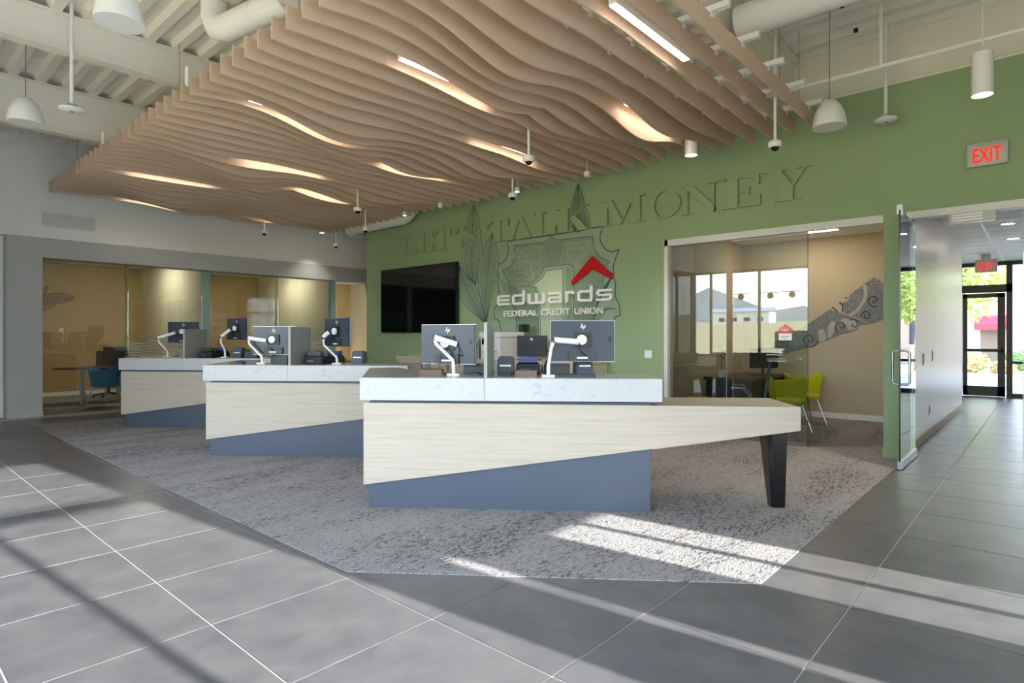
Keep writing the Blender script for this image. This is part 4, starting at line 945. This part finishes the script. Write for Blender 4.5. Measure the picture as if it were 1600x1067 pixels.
# the mustard offices are lit from their own ceilings, above and behind the portal header
for x in (4.55, 7.62, 10.70):
    panel(x, 15.2, 3.14, .09, 1.2, officelamp_m, 'slim lit linear ceiling lamp hidden behind the grey portal header', 'linear lamps in the mustard offices', 'ceiling_light_offscreen')
for x in (11.97, 13.84):
    panel(x, .475, 3.15, .05, .14, panel_m, 'short lit bar lamp recessed in the corridor ceiling', 'short bar lamps in the corridor ceiling')
# blue chair
def bucket_chair(name, label, loc, rz, mat, legmat):
    t = thing(name, label, 'chair', loc, rz); n = 14; g = []
    for j in range(8):
        f = j / 7; row = []
        for i in range(n + 1):
            a = R(-200 + 220 * i / n); rr = .24 + .055 * f; zz = .44 + .36 * f * (.70 + .32 * max(0, math.cos(2 * (a + R(90)) + math.pi)) + .12 * math.sin(-a)) ; row.append((rr * math.cos(a), -rr * math.sin(a) * .95, zz))
        g.append(row)
    sh = MB().sheet(g); o = sh.build('shell', mat, t, smooth=True); sm = o.modifiers.new('thick', 'SOLIDIFY'); sm.thickness = .035
    MB().lathe([(.0, .40), (.22, .40), (.25, .43), (.25, .46), (.22, .48), (0, .485)], 24).build('seat', mat, t, smooth=True)
    for sx in (-1, 1):
        for sy in (-1, 1): MB().tube([(.14 * sx, .14 * sy, .42), (.25 * sx, .24 * sy, 0)], .012, 10).build('leg', legmat, t, smooth=True)
    return t
bc = on_z(158, 637, 0)
bucket_chair('visitor_chair', 'blue fabric visitor chair with thin metal legs in the office', (bc[0] + .1, bc[1] + .1, .006), R(-60) + R(180), blue_ch, silver_m)
bucket_chair('visitor_chair', 'lime green chair seen through the sliding glass door', (9.45, 2.92, .005), R(-48), lime_ch, chrome_m)
bucket_chair('visitor_chair', 'lime green chair with bare metal leg beside the mural wall', (10.45, 2.98, .005), R(-48), lime_ch, chrome_m)
ot = on_z(133, 632, 0)
tb = thing('office_table', 'dark rounded meeting table with grey post in the office', 'table', (ot[0] + .25, ot[1] + .1, .006))
MB().prism(ell(0, 0, .80, .42, 0, 350, 35), lambda p, d: (p[0] + .05, p[1] + .2, d), .72, .75).build('top', darkwood_m, tb)
MB().tube([(-.25, .1, 0), (-.25, .1, .72)], .045, 14).build('post', gray_m, tb, smooth=True); MB().tube([(.45, .25, 0), (.45, .25, .72)], .045, 14).build('post', gray_m, tb, smooth=True)
def task_chair(label, loc, rz, mat, frame):
    t = thing('task_chair', label, 'chair', loc, rz)
    MB().box(-.24, .24, -.24, .24, .43, .50).build('seat', mat, t, bevel=.03)
    MB().hexa([(-.22, .22, .55), (.22, .22, .55), (.22, .26, .55), (-.22, .26, .55)], [(-.20, .30, 1.08), (.20, .30, 1.08), (.20, .33, 1.08), (-.20, .33, 1.08)]).build('backrest', mat, t, bevel=.012)
    MB().tube([(0, 0, .12), (0, 0, .43)], .03, 12).build('gas_lift', black_m, t, smooth=True)
    for k in range(5):
        a = R(72 * k); l = MB().tube([(0, 0, .11), (.29 * math.cos(a), .29 * math.sin(a), .06)], .02, 8).build('foot_spoke', frame, t, smooth=True); MB().lathe([(.0, .0), (.022, .005), (.022, .045), (0, .05)], 10, (.29 * math.cos(a), .29 * math.sin(a), .0)).build('caster', black_m, l)
    for s in (-1, 1): MB().tube([(.24 * s, .05, .47), (.29 * s, .05, .55), (.29 * s, -.05, .68), (.29 * s, -.20, .68)], .015, 8).build('armrest', frame, t, smooth=True)
task_chair('olive task chair behind the dark meeting table', (ot[0] + .75, ot[1] + 1.3, .006), R(160), olive_m, black_m)
dm = thing('monitor', 'dark monitor on the meeting table behind the wave glass', 'monitor', (ot[0] + .62, ot[1] + .35, .756), R(25))
MB().box(-.12, .12, -.08, .08, 0, .012).build('foot', dark_m, dm); MB().box(-.02, .02, -.01, .02, .012, .14).build('neck', dark_m, dm); MB().box(-.27, .27, -.03, 0, .10, .43).build('back_cover', dark_m, dm, bevel=.004)
for (x, y, lab) in ((9.2, 15.8, 'brown desk cabinet in the far mustard office'), (9.2, 14.6, 'low brown cabinet by the green wall end')):
    t = thing('desk_cabinet', lab, 'cabinet', (x, y, .006)); MB().box(-.45, .45, -.3, .3, 0, 1.1 if y > 15 else .75).build('body', darkwood_m, t, bevel=.005)
    for k in range(2): MB().box(-.40 + .42 * k, -.02 + .42 * k, -.312, -.30, .06, .68).build('door', brown_m, t)
# leaf print on the mustard wall
lv = thing('leaf_print', 'brown leaf line print on the mustard office wall', 'mural', (3.0, 17.45, 1.7))
def op(px): p = on_y(px[0], px[1], 17.45); return (p[0] - 3.0, p[2] - 1.7)
def olines(name, polys, mat, w_, off, closed=False):
    mb = MB()
    for pts in polys:
        q = [op(p) for p in pts]
        for i in range(len(q) - 1 + (1 if closed else 0)):
            a, b = q[i], q[(i + 1) % len(q)]; l = math.hypot(b[0] - a[0], b[1] - a[1]) or 1; nx, nz = -(b[1] - a[1]) / l * w_ / 2, (b[0] - a[0]) / l * w_ / 2
            mb.add([(a[0] + nx, -off, a[1] + nz), (a[0] - nx, -off, a[1] - nz), (b[0] - nx, -off, b[1] - nz), (b[0] + nx, -off, b[1] + nz)], [(0, 1, 2, 3)])
    mb.build(name, mat, lv)
lf1 = smooth([(55, 466), (80, 459), (100, 459), (117, 466), (100, 472), (80, 475), (55, 472)], 6); lf2 = smooth([(40, 470), (60, 458), (72, 448), (75, 450), (68, 462), (50, 474)], 6); lf3 = smooth([(45, 476), (66, 474), (87, 475), (76, 482), (62, 487), (45, 486)], 6)
for q in (lf1, lf2, lf3): MB().prism([op(p) for p in q], lambda p, d: (p[0], -d, p[1]), .001, .0015).build('leaf', leaffill_m, lv)
olines('outline', [lf1, lf2, lf3], leafline_m, .02, .003, True); olines('vein', [[(70 + 4 * k, 466), (66 + 4 * k, 460 + k * .3)] for k in range(11)] + [[(70 + 4 * k, 467), (66 + 4 * k, 473 - k * .2)] for k in range(11)] + [[(55, 467), (117, 466)]], leafline_m, .011, .0035)
# scrollwork print on the mural office wall
XM = 11.40
sm_ = thing('scroll_print', 'grey engraved scrollwork print on the tan office wall', 'mural', (XM, 2.6, 1.4))
def mp(px): p = on_x(px[0], px[1], XM); return (p[1] - 2.6, p[2] - 1.4)
C5 = lambda pts: [(1250 + x * .1499, 420 + y * .1499) for x, y in pts]
def sdecal(name, pts, mat, off): return MB().prism([mp(p) for p in pts], lambda p, d: (-d, p[0], p[1]), .0005, off).build(name, mat, sm_)
sdecal('back_band', C5([(410, 345), (450, 352), (500, 330), (522, 268), (640, 178), (770, 88), (875, 152), (880, 528), (745, 577), (560, 500), (455, 462), (440, 380)]), scroll_m, .0015)
sdecal('front_band', C5([(-300, 780), (-60, 660), (90, 572), (310, 420), (500, 488), (745, 577), (625, 590), (600, 632), (500, 670), (420, 690), (300, 742), (95, 822), (-60, 860), (-300, 960)]), scroll_m, .0022)
def slines(name, polys, mat, w_, off):
    mb = MB()
    for pts in polys:
        q = [mp(p) for p in pts]
        for i in range(len(q) - 1):
            a, b = q[i], q[i + 1]; l = math.hypot(b[0] - a[0], b[1] - a[1]) or 1; nx, nz = -(b[1] - a[1]) / l * w_ / 2, (b[0] - a[0]) / l * w_ / 2
            mb.add([(-off, a[0] + nx, a[1] + nz), (-off, a[0] - nx, a[1] - nz), (-off, b[0] - nx, b[1] - nz), (-off, b[0] + nx, b[1] + nz)], [(0, 1, 2, 3)])
    return mb.build(name, mat, sm_)
def spiral(cx, cy, r, turns, a0, fl=1): return C5([(cx + fl * r * (1 - k / 40) * math.cos(a0 + turns * 6.283 * k / 40), cy + r * (1 - k / 40) * math.sin(a0 + turns * 6.283 * k / 40)) for k in range(38)])
sdecal('acanthus', C5([(190, 640), (240, 625), (275, 680), (270, 740), (200, 770)]), scroll_l, .0026); sdecal('acanthus', C5([(290, 600), (330, 545), (380, 560), (360, 640), (320, 720), (290, 720)]), scroll_l, .0026)
sdecal('acanthus', C5([(390, 560), (450, 515), (560, 530), (615, 590), (580, 630), (500, 640), (480, 580)]), scroll_l, .0026)
slines('scroll', [spiral(100, 740, 90, 1.6, 0), spiral(430, 600, 70, 1.2, 2), spiral(770, 330, 70, 1.5, 1), spiral(690, 490, 55, 1.4, 3), spiral(560, 580, 60, 1.1, 4)], scroll_d, .018, .0032)['kind'] = 'stuff'
slines('bead_band', [smooth(C5([(670, 165), (685, 250), (660, 340), (600, 430), (520, 485)]), 6, False)], scroll_l, .05, .0028)
slines('curl', [smooth(C5([(330, 400), (370, 425), (390, 450)]), 4, False), smooth(C5([(410, 350), (445, 390), (440, 450)]), 4, False), smooth(C5([(470, 300), (492, 305), (490, 298)]), 4, False)], scroll_d, .02, .003)
# mural office furniture
dsk = thing('office_desk', 'dark wood office desk behind the glass front', 'desk', (9.78, 3.78, .005))
MB().box(-.45, 1.3, -.40, .40, .71, .75).build('top', darkwood_m, dsk, bevel=.004); MB().box(1.22, 1.28, -.38, .38, 0, .71).build('side_panel', navy_m, dsk); MB().box(-.3, 1.2, .33, .36, .15, .71).build('modesty_panel', navy_m, dsk)
pd = MB().box(-.43, 0.0, -.36, .36, 0, .71).build('pedestal', black_m, dsk)
for k in range(3): dw = MB().box(-.445, -.43, -.34, .34, .04 + .22 * k, .24 + .22 * k).build('drawer', navy_m, pd)
task_chair('grey task chair with pale metal frame behind the office desk', (8.72, 3.25, .005), R(200), slate_m, silver_m)
mo = thing('monitor', 'dark green-black monitor on the office desk', 'monitor', (10.4, 3.6, .755), R(-35))
MB().box(-.12, .12, -.1, .1, 0, .012).build('foot', dark_m, mo); MB().box(-.02, .02, .0, .03, .012, .2).build('neck', dark_m, mo); MB().box(-.27, .27, -.02, 0, .12, .46).build('back_cover', black_m, mo, bevel=.004)
orc = thing('orchid', 'pink orchid in a white pot on the office desk', 'plant', (9.5, 3.95, .755))
MB().lathe([(.05, 0), (.07, .12), (.065, .12), (0, .10)], 16).build('pot', white_pl, orc, smooth=True); MB().tube([(0, 0, .1), (.02, 0, .3), (.06, .02, .42)], .005, 6).build('stem', leaf2_m, orc)
for k in range(7): a = k * 2.4; MB().lathe([(0, -.02), (.03, 0), (0, .02)], 8, (.05 + .05 * math.cos(a), .04 * math.sin(a), .30 + .03 * k)).build('flower', pink_m, orc)
oc = thing('stool', 'orange seated stool with metal legs by the office desk', 'stool', (8.72, 3.98, .005))
MB().lathe([(0, .42), (.17, .42), (.18, .45), (.17, .48), (0, .485)], 20).build('seat', orange_m, oc, smooth=True)
for k in range(4): a = R(45 + 90 * k); MB().tube([(.12 * math.cos(a), .12 * math.sin(a), .42), (.2 * math.cos(a), .2 * math.sin(a), 0)], .011, 8).build('leg', chrome_m, oc)

# orange pendants by the window wall, seen mirrored in the office glass
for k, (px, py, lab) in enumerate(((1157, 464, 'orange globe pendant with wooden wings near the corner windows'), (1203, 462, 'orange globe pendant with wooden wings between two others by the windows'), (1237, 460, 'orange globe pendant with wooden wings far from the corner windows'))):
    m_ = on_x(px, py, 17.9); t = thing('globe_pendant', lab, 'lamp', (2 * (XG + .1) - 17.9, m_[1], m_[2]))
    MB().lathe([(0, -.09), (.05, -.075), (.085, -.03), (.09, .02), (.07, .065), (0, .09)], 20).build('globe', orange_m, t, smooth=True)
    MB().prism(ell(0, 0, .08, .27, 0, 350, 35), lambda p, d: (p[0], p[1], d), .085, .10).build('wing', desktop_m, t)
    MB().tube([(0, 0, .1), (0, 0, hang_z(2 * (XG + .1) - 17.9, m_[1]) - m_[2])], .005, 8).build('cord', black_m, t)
# ================================================================ OUTSIDE
struct('ground_field', MB().add([(XW - .3, -200, -.1), (XW - .3, 300, -.1), (-500, 500, 14), (-500, -300, 14)], [(0, 1, 2, 3)]), dirt_m)
struct('ground_street', MB().box(18.1, 120, -80, 80, -.3, -.05), asphalt_m)
struct('ground_front', MB().box(-120, 120, -120, YW - .15, -.3, -.06), concrete_m)  # unseen paving, made pale to bounce sunlight up to the ceiling
hb = MB(); g = []
for row, (d, hh) in enumerate(((520, 13), (640, 44), (760, 66), (900, 30))):
    g.append([(-d, -500 + 40 * k, hh * (.55 + .3 * math.sin(k * .9 + row) + .22 * math.sin(k * 2.3 + row * 2))) if row else (-d, -500 + 40 * k, 13.5) for k in range(34)])
struct('hills', hb.sheet(g), hill_m, smooth=True)
for k, (x, y, sx, sy, hh) in enumerate(((-260, 170, 14, 40, 5), (-300, 120, 10, 30, 6), (-280, 60, 12, 26, 4.5), (-320, 230, 12, 44, 5))):
    b = thing('far_building', ['long low white warehouse beyond the dry field', 'white gabled warehouse beyond the dry field', 'small white shed beyond the dry field', 'wide white hall beyond the dry field'][k], 'building', (x, y, 6.8 + (abs(x) - 250) * .028))
    MB().box(-sx / 2, sx / 2, -sy / 2, sy / 2, -2, hh).build('wall', stucco2_m, b)
    MB().prism([(-sx / 2 - 1, hh), (sx / 2 + 1, hh), (0, hh + 2)], lambda p, d: (p[0], d, p[1]), -sy / 2 - 1, sy / 2 + 1).build('roof', silver_m, b)
    for q in range(4): MB().box(sx / 2, sx / 2 + .1, -sy * .4 + q * sy * .22, -sy * .3 + q * sy * .22, 1, 3).build('window', navy_m, b)
def foliage(name, parent, c, r, n, mat, size):
    mb = MB()
    for k in range(n):
        v = Vector((random.gauss(0, 1), random.gauss(0, 1), random.gauss(0, 1))).normalized() * (random.random() ** .4)
        p = Vector(c) + Vector((v.x * r[0], v.y * r[1], v.z * r[2])); a = Vector((random.gauss(0, 1), random.gauss(0, 1), random.gauss(0, 1))).normalized(); b = a.orthogonal().normalized(); s_ = size * random.uniform(.6, 1.3)
        mb.add([p - a * s_, p + b * s_ * .5, p + a * s_, p - b * s_ * .5], [(0, 1, 2, 3)])
    o = mb.build(name, mat, parent); o['kind'] = 'stuff'; return o
def tree(x, y, hgt, r, label, n=2600):
    t = thing('street_tree', label, 'tree', (x, y, -.05))
    MB().tube([(0, 0, 0), (.05, .05, hgt * .3), (0, .1, hgt * .6)], .12, 10, r2=.06).build('trunk', bark_m, t, smooth=True)
    for k in range(5): a = k * 1.26; MB().tube([(0, .05, hgt * .4), (r * .6 * math.cos(a), r * .6 * math.sin(a), hgt * .75)], .04, 6).build('branch', bark_m, t)
    foliage('crown', t, (0, 0, hgt * .68), (r, r, hgt * .34), n, leaf_m, .13)
tree(25.5, 2.55, 5.2, 1.6, 'yellow-green street tree outside the corridor door')
tree(28.5, -1.6, 5.6, 1.7, 'leafy street tree beside the glazing right of the door')
for k, (x, y, r_, lab, m_) in enumerate(((30.5, 2.35, .62, 'round yellow-green hedge bush before the red awning', leaf_m), (31.0, 1.0, .66, 'dark green hedge bush before the red awning', leaf2_m), (28.0, 2.35, .42, 'low dry shrub by the street kerb', dirt_m), (28.0, 1.25, .42, 'pale dry shrub right of the other shrub by the kerb', dirt_m))):
    b = thing('shrub', lab, 'shrub', (x, y, -.05)); foliage('leaves', b, (0, 0, r_ * .7), (r_, r_, r_ * .7), 700, m_, .08); MB().tube([(0, 0, 0), (0, 0, r_ * .5)], .04, 8).build('stem', bark_m, b)
bl = thing('street_building', 'tan stucco building with a red awning across the street', 'building', (40, 2, -.05))
MB().box(0, 8, -14, 14, 0, 5.2).build('wall', stucco_m, bl); MB().box(-.3, 8.3, -14.3, 14.3, 5.2, 5.6).build('parapet', stucco2_m, bl)
MB().prism([(0, 1.95), (-1.0, 1.8), (-1.0, 2.1), (0, 2.55)], lambda p, d: (p[0], d, p[1]), -.45, .9).build('awning', awn_m, bl)
for yy in (-9, -5.5, 3.5, 7): 
    o = MB().box(-.06, 0, yy, yy + 1.6, 1.0, 2.8).build('window', navy_m, bl); MB().box(-.1, -.06, yy - .1, yy + 1.7, .9, 1.0).build('sill', stucco2_m, o)
MB().box(-.06, 0, -.25, .7, 0, 1.95).build('doorway', brown_m, bl)
for yy in (-8.0,): pass
kb = struct('kerb', MB().box(26.8, 27.0, -60, 60, -.05, .1).box(22.0, 22.15, -60, 60, -.05, .06), stucco2_m)
struct('ground_planting', MB().box(27.0, 33.5, -60, 60, -.06, .05), dirt_m)
